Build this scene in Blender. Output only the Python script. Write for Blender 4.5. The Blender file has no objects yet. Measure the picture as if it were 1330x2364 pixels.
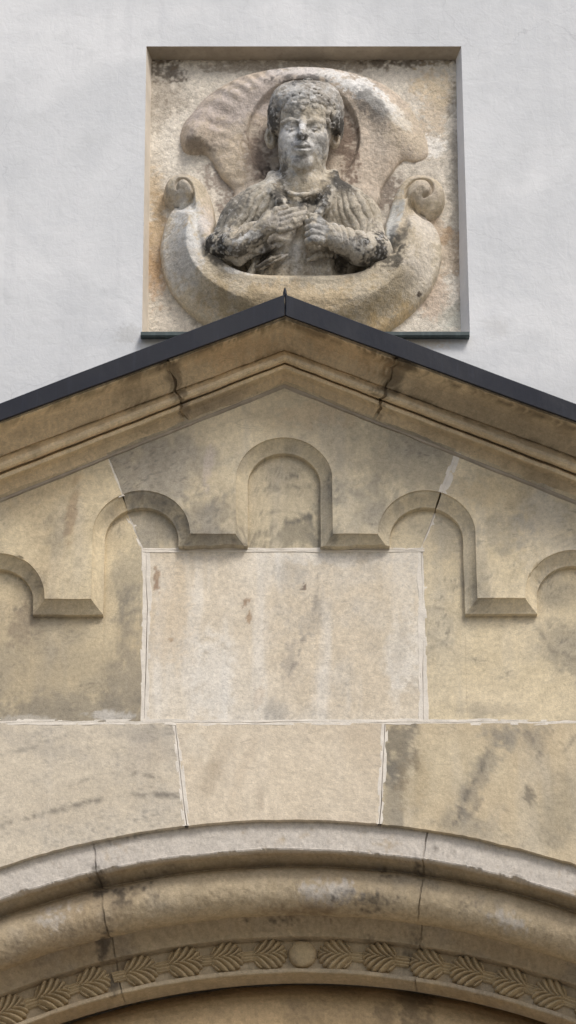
import bpy, bmesh, math, random
import numpy as np
from mathutils import Vector, Matrix

scene = bpy.context.scene
C = scene.collection

# ------------------------------------------------------------------ camera
F_PX, PX0, PY0 = 8660.0, 600.0, 1182.0          # focal length and principal point in photo pixels
PITCH = math.radians(27.0)
CAM = (-0.056, -7.716, 1.60)
cd = bpy.data.cameras.new('camera'); cam = bpy.data.objects.new('camera', cd); C.objects.link(cam)
cam.location = CAM; cam.rotation_euler = (math.pi / 2 + PITCH, 0, 0)
cd.sensor_fit = 'VERTICAL'; cd.sensor_height = 36.0; cd.lens = F_PX / 2364 * 36.0
cd.shift_x = (665 - PX0) / 2364
cd.clip_start = 0.1; cd.clip_end = 2000
scene.camera = cam

# ------------------------------------------------------------------ sky, sun, exposure
SUN_EL, SUN_AZ = math.radians(48), math.radians(31)   # azimuth: to the right of the camera's back
w = bpy.data.worlds.new('World'); scene.world = w; w.use_nodes = True
nt = w.node_tree; nt.nodes.clear()
sky = nt.nodes.new('ShaderNodeTexSky'); sky.sky_type = 'NISHITA'; sky.sun_disc = False
sky.sun_elevation = SUN_EL; sky.sun_rotation = math.pi - SUN_AZ
sky.air_density = 1.0; sky.dust_density = 3.4; sky.ozone_density = 1.0
bg = nt.nodes.new('ShaderNodeBackground'); bg.inputs['Strength'].default_value = 0.11
wo = nt.nodes.new('ShaderNodeOutputWorld')
nt.links.new(sky.outputs[0], bg.inputs[0]); nt.links.new(bg.outputs[0], wo.inputs[0])
sl = bpy.data.lights.new('sun', 'SUN'); sun = bpy.data.objects.new('sun', sl); C.objects.link(sun)
sl.energy = 1.5; sl.angle = math.radians(18); sl.color = (1.0, 0.98, 0.955)
sdir = Vector((math.sin(SUN_AZ) * math.cos(SUN_EL), -math.cos(SUN_AZ) * math.cos(SUN_EL), math.sin(SUN_EL)))
sun.rotation_euler = sdir.to_track_quat('Z', 'Y').to_euler()
scene.view_settings.view_transform = 'Standard'; scene.view_settings.look = 'None'
scene.view_settings.gamma = 1.0; scene.view_settings.exposure = 0.26
scene.view_settings.use_curve_mapping = False
scene.cycles.use_denoising = True
scene.cycles.max_bounces = 8; scene.cycles.diffuse_bounces = 6

# ------------------------------------------------------------------ measuring: photo pixel + depth plane -> metres
cP, sP = math.cos(PITCH), math.sin(PITCH)
def P(px, py, Y):
    px = np.asarray(px, float); py = np.asarray(py, float); Y = np.asarray(Y, float)
    u = (px - PX0) / F_PX; v = (PY0 - py) / F_PX
    t = (Y - CAM[1]) / (cP - v * sP)
    return CAM[0] + t * u, Y + 0 * t, CAM[2] + t * (sP + v * cP)
def P3(px, py, Y):
    a = P(px, py, Y); return np.array([float(a[0]), float(a[1]), float(a[2])])
def to_px(X, Y, Z):
    dy = Y - CAM[1]; dz = Z - CAM[2]; dx = X - CAM[0]
    dep = dy * cP + dz * sP
    return PX0 + F_PX * dx / dep, PY0 - F_PX * (-dy * sP + dz * cP) / dep

# ------------------------------------------------------------------ numpy noise
def _hash(i, j, k, seed):
    h = (i.astype(np.int64) * 374761393 + j.astype(np.int64) * 668265263 + k.astype(np.int64) * 2147483647 + seed * 974634777) & 0xFFFFFFFF
    h = ((h ^ (h >> 13)) * 1274126177) & 0xFFFFFFFF
    h = h ^ (h >> 16)
    return (h & 0xFFFF) / 32767.5 - 1.0
def noise(x, y, z, scale=1.0, seed=0):
    x = np.asarray(x, float) * scale + 100.5; y = np.asarray(y, float) * scale + 100.5; z = np.asarray(z, float) * scale + 100.5
    x, y, z = np.broadcast_arrays(x, y, z)
    i, j, k = np.floor(x), np.floor(y), np.floor(z)
    f, g, h = x - i, y - j, z - k
    f = f * f * (3 - 2 * f); g = g * g * (3 - 2 * g); h = h * h * (3 - 2 * h)
    r = 0
    for a in (0, 1):
        for b in (0, 1):
            for c in (0, 1):
                r = r + _hash(i + a, j + b, k + c, seed) * (f if a else 1 - f) * (g if b else 1 - g) * (h if c else 1 - h)
    return r
def fbm(x, y, z, scale, seed=0, oct=4, gain=0.5):
    r = 0; a = 1.0; n = 0
    for o in range(oct):
        r = r + a * noise(x, y, z, scale * 2 ** o, seed + o * 17); n += a; a *= gain
    return r / n
def sstep(a, b, x):
    t = np.clip((x - a) / (b - a), 0, 1); return t * t * (3 - 2 * t)

# ------------------------------------------------------------------ object helpers
def thing(name, label, cat, loc=(0, 0, 0), group=None):
    o = bpy.data.objects.new(name, None); C.objects.link(o); o.location = loc
    o.empty_display_size = 0.1; o['kind'] = 'thing'
    tag(o, label, cat, group); return o
def tag(o, label=None, cat=None, group=None, kind=None):
    if label: o['label'] = label
    if cat: o['category'] = cat
    if group: o['group'] = group
    if kind: o['kind'] = kind
    return o
def adopt(o, parent):
    if parent is not None:
        o.parent = parent
        p = parent; off = Vector((0, 0, 0))
        while p is not None: off += p.location; p = p.parent
        o.matrix_parent_inverse = Matrix.Translation(-off)
    return o
def link(name, me, mat, parent=None, smooth=False):
    if mat is not None: me.materials.append(mat)
    me.polygons.foreach_set('use_smooth', np.full(len(me.polygons), bool(smooth)))
    o = bpy.data.objects.new(name, me); C.objects.link(o)
    return adopt(o, parent)
def mesh_np(name, V, Fq):
    V = np.asarray(V, np.float32); me = bpy.data.meshes.new(name)
    Fq = np.asarray(Fq, np.int32); n = len(Fq); k = Fq.shape[1]
    me.vertices.add(len(V)); me.vertices.foreach_set('co', V.ravel())
    me.loops.add(n * k); me.loops.foreach_set('vertex_index', Fq.ravel())
    me.polygons.add(n); me.polygons.foreach_set('loop_start', np.arange(0, n * k, k, dtype=np.int32))
    me.update(calc_edges=True); me.validate()
    return me
def grid_faces(nu, nv, flip=False):
    i = np.arange(nu - 1)[:, None] * nv + np.arange(nv - 1)[None, :]
    i = i.ravel(); q = np.stack([i, i + nv, i + nv + 1, i + 1], 1)
    return q[:, ::-1] if flip else q
def mesh_py(name, verts, faces):
    me = bpy.data.meshes.new(name); me.from_pydata([tuple(v) for v in verts], [], faces); me.update(); return me
def box_mesh(name, x0, x1, y0, y1, z0, z1):
    v = [(x, y, z) for x in (x0, x1) for y in (y0, y1) for z in (z0, z1)]
    f = [(0, 1, 3, 2), (4, 6, 7, 5), (0, 4, 5, 1), (2, 3, 7, 6), (0, 2, 6, 4), (1, 5, 7, 3)]
    return mesh_py(name, v, f)
def fix_normals(me):
    bm = bmesh.new(); bm.from_mesh(me); bmesh.ops.recalc_face_normals(bm, faces=bm.faces); bm.to_mesh(me); bm.free()

# ------------------------------------------------------------------ materials
def lin(r, g, b, k=1.0):
    def f(c):
        c /= 255.0
        return (c / 12.92 if c <= 0.04045 else ((c + 0.055) / 1.055) ** 2.4) * k
    return (f(r), f(g), f(b), 1)
class NB:
    def __init__(s, name):
        s.m = bpy.data.materials.new(name); s.m.use_nodes = True; s.t = s.m.node_tree; s.t.nodes.clear()
        s.out = s.n('ShaderNodeOutputMaterial'); s.b = s.n('ShaderNodeBsdfPrincipled')
        s.l(s.b.outputs[0], s.out.inputs[0]); s.pos = s.n('ShaderNodeNewGeometry').outputs['Position']
    def n(s, t, **kw):
        x = s.t.nodes.new(t)
        for k, v in kw.items(): setattr(x, k, v)
        return x
    def l(s, a, b): s.t.links.new(a, b)
    def put(s, inp, v):
        if hasattr(v, 'is_output'): s.l(v, inp)
        else: inp.default_value = v
    def noise(s, scale, detail=4, rough=0.55, vec=None, stretch=None, dist=0.0, rot=None):
        v = vec or s.pos
        if stretch or rot:
            mp = s.n('ShaderNodeMapping'); s.l(v, mp.inputs[0])
            if stretch: mp.inputs['Scale'].default_value = stretch
            if rot: mp.inputs['Rotation'].default_value = rot
            v = mp.outputs[0]
        x = s.n('ShaderNodeTexNoise'); s.l(v, x.inputs['Vector']); x.inputs['Scale'].default_value = scale
        x.inputs['Detail'].default_value = detail; x.inputs['Roughness'].default_value = rough; x.inputs['Distortion'].default_value = dist
        return x.outputs['Fac']
    def ramp(s, v, a, b, lo=0.0, hi=1.0):
        x = s.n('ShaderNodeMapRange', interpolation_type='SMOOTHSTEP'); s.put(x.inputs['Value'], v)
        x.inputs['From Min'].default_value = a; x.inputs['From Max'].default_value = b
        x.inputs['To Min'].default_value = lo; x.inputs['To Max'].default_value = hi
        return x.outputs[0]
    def math(s, op, a, b=0.0, c=None):
        x = s.n('ShaderNodeMath', operation=op); s.put(x.inputs[0], a); s.put(x.inputs[1], b)
        if c is not None: s.put(x.inputs[2], c)
        return x.outputs[0]
    def mix(s, f, a, b, mode='MIX'):
        x = s.n('ShaderNodeMix', data_type='RGBA', blend_type=mode); s.put(x.inputs[0], f); s.put(x.inputs[6], a); s.put(x.inputs[7], b)
        return x.outputs[2]
    def attr(s, name):
        x = s.n('ShaderNodeAttribute', attribute_name=name); return x.outputs['Fac']
    def blob(s, px, py, rx, ry, Y=0.0, ang=0.0):
        # a soft stain at a place on the facade, radii in photo pixels
        c = P3(px, py, Y); sc = abs(P3(px + 1, py, Y)[0] - c[0]); sz = abs(P3(px, py + 1, Y)[2] - c[2])
        mp = s.n('ShaderNodeMapping', vector_type='TEXTURE'); s.l(s.pos, mp.inputs[0])
        mp.inputs['Location'].default_value = tuple(c); mp.inputs['Rotation'].default_value = (0, math.radians(ang), 0)
        mp.inputs['Scale'].default_value = (rx * sc, 1e4, ry * sz)
        g = s.n('ShaderNodeTexGradient', gradient_type='SPHERICAL'); s.l(mp.outputs[0], g.inputs[0])
        return g.outputs['Fac']
    def bump(s, h, strength, dist, normal=None):
        x = s.n('ShaderNodeBump'); x.inputs['Strength'].default_value = strength; x.inputs['Distance'].default_value = dist
        s.put(x.inputs['Height'], h)
        if normal is not None: s.l(normal, x.inputs['Normal'])
        return x.outputs[0]

K = 1.03
def c3(r, g, b, k=K):
    c = np.array(lin(r, g, b, k)[:3]); L = c @ np.array([0.3, 0.55, 0.15]); return c + (L - c) * 0.19
def warp(X, Y, Z, U, V, amp, seed=0):
    return U + amp * fbm(X, Y, Z, 16, 301 + seed, 4, 0.6), V + amp * fbm(X, Y, Z, 16, 401 + seed, 4, 0.6)
def mixc(col, c, m): return col + (np.asarray(c) - col) * np.clip(m, 0, 1)[..., None]
def stone_color(X, Y, Z, base, alt, grey, seed=0, gmix=0.45, bed=0.3, bed_ang=0.0, streak=0.25, blobs=(), veins=(), pits=0.3, crusty=False):
    """Sandstone colour per vertex: two base tones, grey bloom, bedding veins, pale runs, pits and the stains of this very stone."""
    X, Y, Z = (np.asarray(q, float) for q in (X, Y, Z)); U, V = to_px(X, Y, Z)
    big = fbm(X, Y, Z, 3.0, seed, 5, 0.55); mid = fbm(X, Y, Z, 13, seed + 3, 5, 0.6); fin = fbm(X, Y, Z, 60, seed + 5, 3, 0.65)
    col = c3(*base) + (c3(*alt) - c3(*base)) * sstep(-0.25, 0.25, big)[..., None]
    col = mixc(col, c3(*grey), gmix * sstep(-0.1, 0.55, mid + 0.5 * big))
    a = math.radians(bed_ang); xa = X * math.cos(a) + Z * math.sin(a); za = -X * math.sin(a) + Z * math.cos(a)
    bd = fbm(xa * 1.0, Y, za * 7 + 0.5 * mid, 5, seed + 7, 5, 0.62)
    col = mixc(col, c3(*grey) * 0.62, bed * sstep(0.10, 0.42, bd) * sstep(-0.5, 0.4, big))
    rn = fbm(X * 4.5, Y, Z * 0.6, 6, seed + 9, 4, 0.55)
    col = mixc(col, np.minimum(1, c3(*grey) * 1.25 + 0.03), streak * sstep(0.0, 0.45, rn))
    rd = fbm(X * 3.5, Y, Z * 0.5, 9, seed + 19, 4, 0.55)
    col = mixc(col, c3(*alt) * 0.62, 0.5 * streak * sstep(0.12, 0.5, rd))
    col = mixc(col, np.array([0.12, 0.09, 0.06]), pits * sstep(0.22, 0.5, fin + 0.25 * mid) * sstep(-0.1, 0.3, big))
    vf = noise(X, Y, Z, 170, seed + 31); tex = 0.7 * mid + 0.75 * fin + 0.4 * vf
    drip = fbm(X * 5, Y, Z * 0.9, 9, seed + 41, 4, 0.6); tex = tex + 0.55 * drip
    col = col * (1 + 0.14 * fin + 0.11 * vf)[..., None]
    hair = np.abs(fbm(xa * 1.4, Y, za * 5 + 0.35 * mid, 9, seed + 51, 5, 0.62)); col = mixc(col, c3(*grey) * 0.5, 0.5 * sstep(0.035, 0.0, hair) * sstep(-0.1, 0.35, mid + 0.6 * big) * (0.5 + 2.2 * bed))
    for (px, py, rx, ry, ang, c, k, hard) in blobs:
        U2, V2 = warp(X, Y, Z, U, V, 0.45 * min(rx, ry), int(px) % 13)
        g = gblob(U2, V2, px, py, rx * 1.15, ry * 1.15, ang); w = 0.5 - 0.35 * hard
        m = sstep(0.45 - w, 0.45 + w * 0.7, g * 1.2 + (0.95 + 0.5 * hard) * tex - 0.06)
        col = mixc(col, c3(*c), (0.70 if not crusty else 0.95) * k * m * sstep(0, 0.22, g))
    for (pts, wd, c, k) in veins:
        U2, V2 = warp(X, Y, Z, U, V, 8, int(pts[0][0]) % 11)
        d = poly_dist(U2, V2, pts)
        m = np.clip(1 - d / (wd * (0.9 + 0.9 * tex)).clip(0.5), 0, 1) ** 0.7 * sstep(-0.35, 0.25, tex + 0.3 * mid)
        col = mixc(col, c3(*c), k * m)
    return np.clip(col, 0.005, 0.95)
def poly_dist(U, V, pts):
    d = np.full(np.shape(U), 1e9)
    for (x0, y0), (x1, y1) in zip(pts, pts[1:]):
        ex, ey = x1 - x0, y1 - y0; t = np.clip(((U - x0) * ex + (V - y0) * ey) / (ex * ex + ey * ey + 1e-12), 0, 1)
        d = np.minimum(d, np.hypot(U - x0 - t * ex, V - y0 - t * ey))
    return d
def gblob(U, Vv, px, py, rx, ry, ang=0.0):
    a = math.radians(ang); dx, dy = U - px, Vv - py
    x = dx * math.cos(a) + dy * math.sin(a); y = -dx * math.sin(a) + dy * math.cos(a)
    return np.clip(1 - np.sqrt((x / rx) ** 2 + (y / ry) ** 2), 0, 1)
def mesh_co(me):
    co = np.zeros(len(me.vertices) * 3, np.float32); me.vertices.foreach_get('co', co); return co.reshape(-1, 3).astype(float)
def put_col(me, col):
    at = me.color_attributes.new('Col', 'FLOAT_COLOR', 'POINT')
    at.data.foreach_set('color', np.concatenate([col, np.ones((len(col), 1))], 1).astype(np.float32).ravel())
def paint(me, **kw):
    co = mesh_co(me); put_col(me, stone_color(co[:, 0], co[:, 1], co[:, 2], **kw)); return me
def stone(name, col=None, grain=0.30, bumpk=1.0, rough=0.92, coarse=18):
    s = NB(name)
    mid = s.noise(coarse, 5, 0.65, dist=0.5); fine = s.noise(110, 4, 0.7); gr = s.noise(330, 2, 0.6)
    if col is None:
        x = s.n('ShaderNodeAttribute', attribute_name='Col'); base = x.outputs['Color']
    else:
        base = s.mix(s.ramp(mid, 0.35, 0.68), col[0], col[1])
    vn = s.noise(6.5, 6, 0.6, stretch=(1, 1, 4.2), dist=1.2, rot=(0, 0.12, 0))
    rid = s.math('MULTIPLY', s.ramp(s.math('ABSOLUTE', s.math('SUBTRACT', vn, 0.5)), 0.0, 0.018, 1.0, 0.0), s.ramp(mid, 0.46, 0.64, 0.0, 0.26))
    base = s.mix(rid, base, (0.11, 0.095, 0.075, 1))
    tot = s.math('ADD', s.math('MULTIPLY', gr, 0.8), s.math('ADD', s.math('MULTIPLY', fine, 1.1), s.math('MULTIPLY', mid, 0.6)))
    g2 = s.math('MULTIPLY_ADD', tot, 2 * grain, 1 - 2.5 * grain)
    x = s.n('ShaderNodeVectorMath', operation='SCALE'); s.l(base, x.inputs[0]); s.l(g2, x.inputs['Scale'])
    s.l(x.outputs[0], s.b.inputs['Base Color']); s.b.inputs['Roughness'].default_value = rough
    s.b.inputs['Specular IOR Level'].default_value = 0.2
    h = s.math('ADD', s.math('MULTIPLY', rid, -0.12), s.math('MULTIPLY', gr, 0.22)); h = s.math('ADD', h, 0.0); h = s.math('ADD', h, s.math('ADD', s.math('MULTIPLY', fine, 0.55), mid))
    s.l(s.bump(h, 0.30 * bumpk, 0.005), s.b.inputs['Normal'])
    return s.m
ST = None
M = {}
M['stone'] = stone('sandstone'); M['stone_rough'] = stone('sandstone_rough', grain=0.42, bumpk=2.8, coarse=30)
def plaster():
    s = NB('white_plaster')
    big = s.noise(2.2, 5, 0.6, dist=0.5); mid = s.noise(11, 6, 0.65); fine = s.noise(120, 4, 0.6)
    br = s.noise(20, 5, 0.6, stretch=(1, 1, 1.8), dist=1.0); bv = s.noise(30, 4, 0.6, stretch=(1.6, 1, 0.8), dist=1.0)
    col = s.mix(s.ramp(big, 0.35, 0.65), lin(225, 226, 226), lin(208, 210, 211))
    col = s.mix(s.math('MULTIPLY', s.ramp(mid, 0.5, 0.75), 0.45), col, lin(198, 200, 200))
    col = s.mix(s.math('MULTIPLY', s.ramp(br, 0.56, 0.72), 0.20), col, lin(184, 186, 186))
    for (px, py, rx, ry, k, c) in ((300, 770, 60, 40, 0.25, lin(150, 148, 140)),
                                   (960, 790, 120, 40, 0.5, lin(196, 176, 140)), (1140, 760, 50, 50, 0.12, lin(160, 150, 136)), (350, 800, 60, 40, 0.3, lin(190, 176, 150))):
        b = s.blob(px, py, rx, ry, 0.06)
        m = s.ramp(s.math('ADD', b, s.math('MULTIPLY', s.math('SUBTRACT', s.math('MULTIPLY', s.math('ADD', mid, fine), 0.5), 0.5), 2.4)), 0.25, 0.8)
        col = s.mix(s.math('MULTIPLY', s.math('MULTIPLY', m, s.ramp(b, 0, 0.2)), k), col, c)
    run = s.noise(5, 5, 0.6, stretch=(5, 1, 0.35)); col = s.mix(s.math('MULTIPLY', s.ramp(run, 0.5, 0.72), 0.22), col, lin(192, 194, 196))
    pat = s.noise(5.5, 6, 0.7, dist=1.5); col = s.mix(s.math('MULTIPLY', s.ramp(pat, 0.52, 0.66), 0.25), col, lin(196, 199, 202))
    # hairline cracks
    wv = s.n('ShaderNodeVectorMath', operation='ADD'); s.l(s.pos, wv.inputs[0])
    nv = s.n('ShaderNodeTexNoise'); nv.inputs['Scale'].default_value = 6; nv.inputs['Detail'].default_value = 5; s.l(s.pos, nv.inputs['Vector'])
    sc = s.n('ShaderNodeVectorMath', operation='SCALE'); s.l(nv.outputs['Color'], sc.inputs[0]); sc.inputs['Scale'].default_value = 0.22; s.l(sc.outputs[0], wv.inputs[1])
    vo = s.n('ShaderNodeTexVoronoi', feature='DISTANCE_TO_EDGE'); vo.inputs['Scale'].default_value = 2.1; s.l(wv.outputs[0], vo.inputs['Vector'])
    crack = s.math('MULTIPLY', s.ramp(vo.outputs['Distance'], 0.0, 0.004, 1.0, 0.0), s.ramp(big, 0.50, 0.58))
    col = s.mix(s.math('MULTIPLY', crack, 0.2), col, lin(140, 140, 142))
    s.l(col, s.b.inputs['Base Color']); s.b.inputs['Roughness'].default_value = 0.93; s.b.inputs['Specular IOR Level'].default_value = 0.2
    n1 = s.bump(s.math('ADD', mid, s.math('MULTIPLY', s.math('ADD', br, bv), 0.5)), 0.30, 0.006)
    n2 = s.bump(fine, 0.4, 0.0012, n1)
    s.l(n2, s.b.inputs['Normal'])
    return s.m
def metal(name, c, rough=0.55, streakc=None):
    s = NB(name)
    mid = s.noise(9, 6, 0.65, dist=0.4); st = s.noise(14, 5, 0.6, stretch=(5, 1, 0.5)); fine = s.noise(90, 4, 0.6)
    col = s.mix(s.ramp(mid, 0.35, 0.7), c, tuple(1.35 * x for x in c[:3]) + (1,))
    col = s.mix(s.math('MULTIPLY', s.ramp(st, 0.50, 0.72), 0.55), col, streakc or tuple(1.9 * x for x in c[:3]) + (1,))
    col = s.mix(s.math('MULTIPLY', s.ramp(fine, 0.58, 0.75), 0.35), col, tuple(0.6 * x for x in c[:3]) + (1,))
    s.l(col, s.b.inputs['Base Color']); s.b.inputs['Metallic'].default_value = 0.0; s.b.inputs['Specular IOR Level'].default_value = 0.3
    s.put(s.b.inputs['Roughness'], s.ramp(mid, 0.3, 0.7, rough - 0.08, rough + 0.1))
    s.l(s.bump(s.math('ADD', mid, s.math('MULTIPLY', fine, 0.2)), 0.25, 0.004), s.b.inputs['Normal'])
    return s.m
def plain(name, c, scale=20, k=0.3, rough=0.9):
    s = NB(name); n = s.noise(scale, 6, 0.65); f = s.noise(scale * 7, 3, 0.6)
    col = s.mix(s.ramp(n, 0.3, 0.7), c, tuple(x * (1 - k) for x in c[:3]) + (1,))
    col = s.mix(s.math('MULTIPLY', s.ramp(f, 0.5, 0.75), 0.4), col, tuple(x * (1 - 1.6 * k) for x in c[:3]) + (1,))
    s.l(col, s.b.inputs['Base Color']); s.b.inputs['Roughness'].default_value = rough
    s.l(s.bump(s.math('ADD', n, s.math('MULTIPLY', f, 0.4)), 0.6, 0.003), s.b.inputs['Normal'])
    return s.m
M['plaster'] = plaster()
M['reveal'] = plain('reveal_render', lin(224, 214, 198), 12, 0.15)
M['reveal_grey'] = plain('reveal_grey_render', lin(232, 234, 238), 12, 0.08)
M['reveal_top'] = plain('reveal_brown_render', lin(176, 164, 146), 12, 0.3)  # darker grey-brown render for the recess top and the cornice pointing
M['roof'] = metal('dark_zinc', lin(25, 28, 37), 0.6)
M['lead'] = metal('green_grey_lead', lin(66, 76, 76), 0.6)
M['mortar'] = plain('lime_mortar', lin(234, 226, 212), 40, 0.16)
M['paving'] = plain('paving', lin(144, 139, 130), 1.5, 0.2)

# ------------------------------------------------------------------ the setting: ground
g = mesh_py('ground', [(-400, -400, 0), (400, -400, 0), (400, 400, 0), (-400, 400, 0)], [(0, 1, 2, 3)])
tag(link('ground', g, M['paving']), kind='structure')

# ------------------------------------------------------------------ plastered wall with its recess
YW, YS = 0.06, 0.113
TL, TR, BL, BR = P3(338, 107, YW), P3(1065, 107, YW), P3(328, 768, YW), P3(1085, 768, YW)
def build_wall():
    wall = thing('plaster_wall', 'white plastered wall rising behind the stone portal and around the relief', 'wall', (0, YW, 0))
    n = 40
    pz = 5.02; pa = P3(657, 800, YW)     # the wall stops behind the portal's outline
    verts = [(-7, YW, 0), (-2.1, YW, 0), (-2.1, YW, pz), (pa[0], YW, pa[2]), (2.1, YW, pz), (2.1, YW, 0), (7, YW, 0), (7, YW, 11), (-7, YW, 11),
             (BL[0], YW, BL[2]), (BR[0], YW, BR[2]), (TR[0], YW, TR[2]), (TL[0], YW, TL[2])]
    link('plaster_face', mesh_py('plaster_face', verts, [(0, 1, 2, 8), (2, 3, 9), (3, 10, 9), (3, 4, 10), (4, 5, 6, 7), (4, 7, 11, 10), (7, 8, 12, 11), (8, 2, 9, 12)]), M['plaster'], wall)
    link('wall_core', box_mesh('wall_core', -7, 7, 0.62, 1.0, 0, 11), M['plaster'], wall)
    # splayed reveals (slightly uneven edges)
    def strip(name, a, b, da, db, mat):
        t = np.linspace(0, 1, n); V = []
        for k, (o0, o1, y) in enumerate((((0, 0), (0, 0), YW), (da, db, YS + 0.006))):
            x = a[0] + (b[0] - a[0]) * t + (o0[0] + (o1[0] - o0[0]) * t); z = a[2] + (b[2] - a[2]) * t + (o0[1] + (o1[1] - o0[1]) * t)
            j = 0.0012 * fbm(t * 0.7, t * 0 + k, t * 0, 8, seed=hash(name) % 7 if False else len(name)) if k else 0
            V.append(np.stack([x + j, np.full(n, y), z + j], 1))
        me = mesh_np(name, np.concatenate(V), grid_faces(2, n)); o = link(name, me, mat, wall); return o
    strip('recess_reveal', TL, BL, (0.013, 0.0), (0.014, 0.0), M['reveal'])
    strip('recess_reveal', BR, TR, (-0.021, 0), (-0.012, 0), M['reveal_grey'])
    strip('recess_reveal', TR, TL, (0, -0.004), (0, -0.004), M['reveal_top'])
    strip('recess_reveal', BL, BR, (0, 0.006), (0, 0.006), M['reveal'])
    return wall
build_wall()

# ------------------------------------------------------------------ portal
portal = thing('stone_portal', 'sandstone church portal with stepped blind arches under a gabled cornice', 'portal')
YU, YL = -0.042, 0.0         # proud upper field and lower field

# --- stepped round-arch frieze, measured in pixels on the proud plane
def niche(xl, xr, top, bl, br):
    a = P3(xl, top + 100, YU); b = P3(xr, top + 100, YU); R = (b[0] - a[0]) / 2
    zt = P3((xl + xr) / 2, top, YU)[2]
    return dict(xl=a[0], xr=b[0], R=R, zc=zt - R, bl=P3(xl, bl, YU)[2], br=P3(xr, br, YU)[2])
S1, S2, S3 = 1232, 1382, 1532
NI = [niche(-120, 103, 1277, S3, S2), niche(214, 439, 1135, S2, S1), niche(545, 767, 1010, S1, S1),
      niche(873, 1098, 1135, S1, S2 - 2), niche(1213, 1437, 1270, S2 - 2, S3)]
XLIM = 2.25
def frieze_curve(o):
    pts = [(-XLIM, NI[0]['bl'] - o)]
    for q in NI:
        R = q['R'] - o; xc = (q['xl'] + q['xr']) / 2
        zc = max(q['zc'], max(q['bl'], q['br']) - o + 1e-4)
        for t in np.linspace(0, 1, 16): pts.append((q['xl'] + o, q['bl'] - o + t * (zc - q['bl'] + o)))
        for t in np.linspace(0, 1, 57)[1:-1]: pts.append((xc - R * math.cos(math.pi * t), zc + R * math.sin(math.pi * t)))
        for t in np.linspace(1, 0, 16): pts.append((q['xr'] - o, q['br'] - o + t * (zc - q['br'] + o)))
        # run of the sill is straight to the next niche
        qi = NI.index(q)
        if qi + 1 < len(NI):
            x1 = NI[qi + 1]['xl'] + o; x0 = q['xr'] - o
            for t in np.linspace(0, 1, 24)[1:-1]: pts.append((x0 + (x1 - x0) * t, q['br'] - o))
    pts.append((XLIM, NI[-1]['br'] - o))
    return np.array(pts)
OFFS = [(0.0, YU), (0.0004, YU + 0.0045), (0.0030, YU + 0.0075), (0.009, YU + 0.0140), (0.016, YU + 0.0200), (0.023, YU + 0.0250), (0.0270, YU + 0.0272), (0.0272, YU + 0.0280), (0.0274, YL)]
curves = []
for o, y in OFFS:
    c = frieze_curve(o)
    chip = np.clip(fbm(c[:, 0], 0 * c[:, 0], c[:, 1], 22, 15, 4, 0.7) - 0.28, 0, 1) * (0.022 if o < 0.002 else 0.010 if o < 0.006 else 0)
    wx = 0.0018 * fbm(c[:, 0], 0 * c[:, 0], c[:, 1], 14, seed=3); wz = 0.0018 * fbm(c[:, 0], 0 * c[:, 0], c[:, 1], 14, seed=9)
    curves.append(np.stack([c[:, 0] + wx, np.full(len(c), y) + chip + 0.0008 * fbm(c[:, 0], 0 * c[:, 0] + o * 40, c[:, 1], 20, seed=5), c[:, 1] + wz], 1))

# rake lines of the junction between cornice and field
APX = 657.0
JA, JL, JR = P3(APX, 893, YU), P3(0, 1158, YU), P3(1330, 1162, YU)
def zrake(x):
    return np.where(x < JA[0], JA[2] + (x - JA[0]) * (JA[2] - JL[2]) / (JA[0] - JL[0]), JA[2] + (x - JA[0]) * (JR[2] - JA[2]) / (JR[0] - JA[0]))
ZB = P3(660, 1667, YL)[2]       # bed joint under the pediment
def pediment_sheet():
    n = len(curves[0]); rows = []
    top = curves[0].copy(); top[:, 2] = zrake(top[:, 0]) + 0.03
    top[:, 1] = YU; c0 = curves[0].copy(); c0[:, 1] = YU
    for t in np.linspace(0, 1, 46)[:-1]: rows.append(top + (c0 - top) * t)
    keepz = c0.copy(); keepz[:, 2] += 0.006; rows[-1] = keepz
    rows += curves
    bot = curves[-1].copy(); bot[:, 2] = ZB
    for t in np.linspace(0, 1, 72)[1:]: rows.append(curves[-1] + (bot - curves[-1]) * t)
    V = np.concatenate(rows); return V, grid_faces(len(rows), n, True)
PV, PF = pediment_sheet()

def wobble_block(bm, seed, amp=0.0032, depth=0.06, step=0.012):
    """rough broken arrises along the joints, then sides going back into the wall"""
    bmesh.ops.remove_doubles(bm, verts=bm.verts, dist=1e-6)
    be = [e for e in bm.edges if len(e.link_faces) == 1]
    for e in be:
        k = int(e.calc_length() / step)
        if k >= 1 and e.is_valid: bmesh.ops.subdivide_edges(bm, edges=[e], cuts=min(k, 120))
    be = [e for e in bm.edges if len(e.link_faces) == 1]
    vs = list({v for e in be for v in e.verts})
    co = np.array([v.co[:] for v in vs])
    dx = amp * fbm(co[:, 0], co[:, 1], co[:, 2], 26, seed, 4, 0.65); dz = amp * fbm(co[:, 0], co[:, 1], co[:, 2], 26, seed + 50, 4, 0.65)
    for v, a, b in zip(vs, dx, dz): v.co.x += a; v.co.z += b
    r = bmesh.ops.extrude_edge_only(bm, edges=be)
    nv = [x for x in r['geom'] if isinstance(x, bmesh.types.BMVert)]
    for v in nv: v.co.y += 0.004
    ne = [x for x in r['geom'] if isinstance(x, bmesh.types.BMEdge)]
    r = bmesh.ops.extrude_edge_only(bm, edges=ne)
    for v in r['geom']:
        if isinstance(v, bmesh.types.BMVert): v.co.y += depth
    bmesh.ops.recalc_face_normals(bm, faces=bm.faces)
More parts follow.
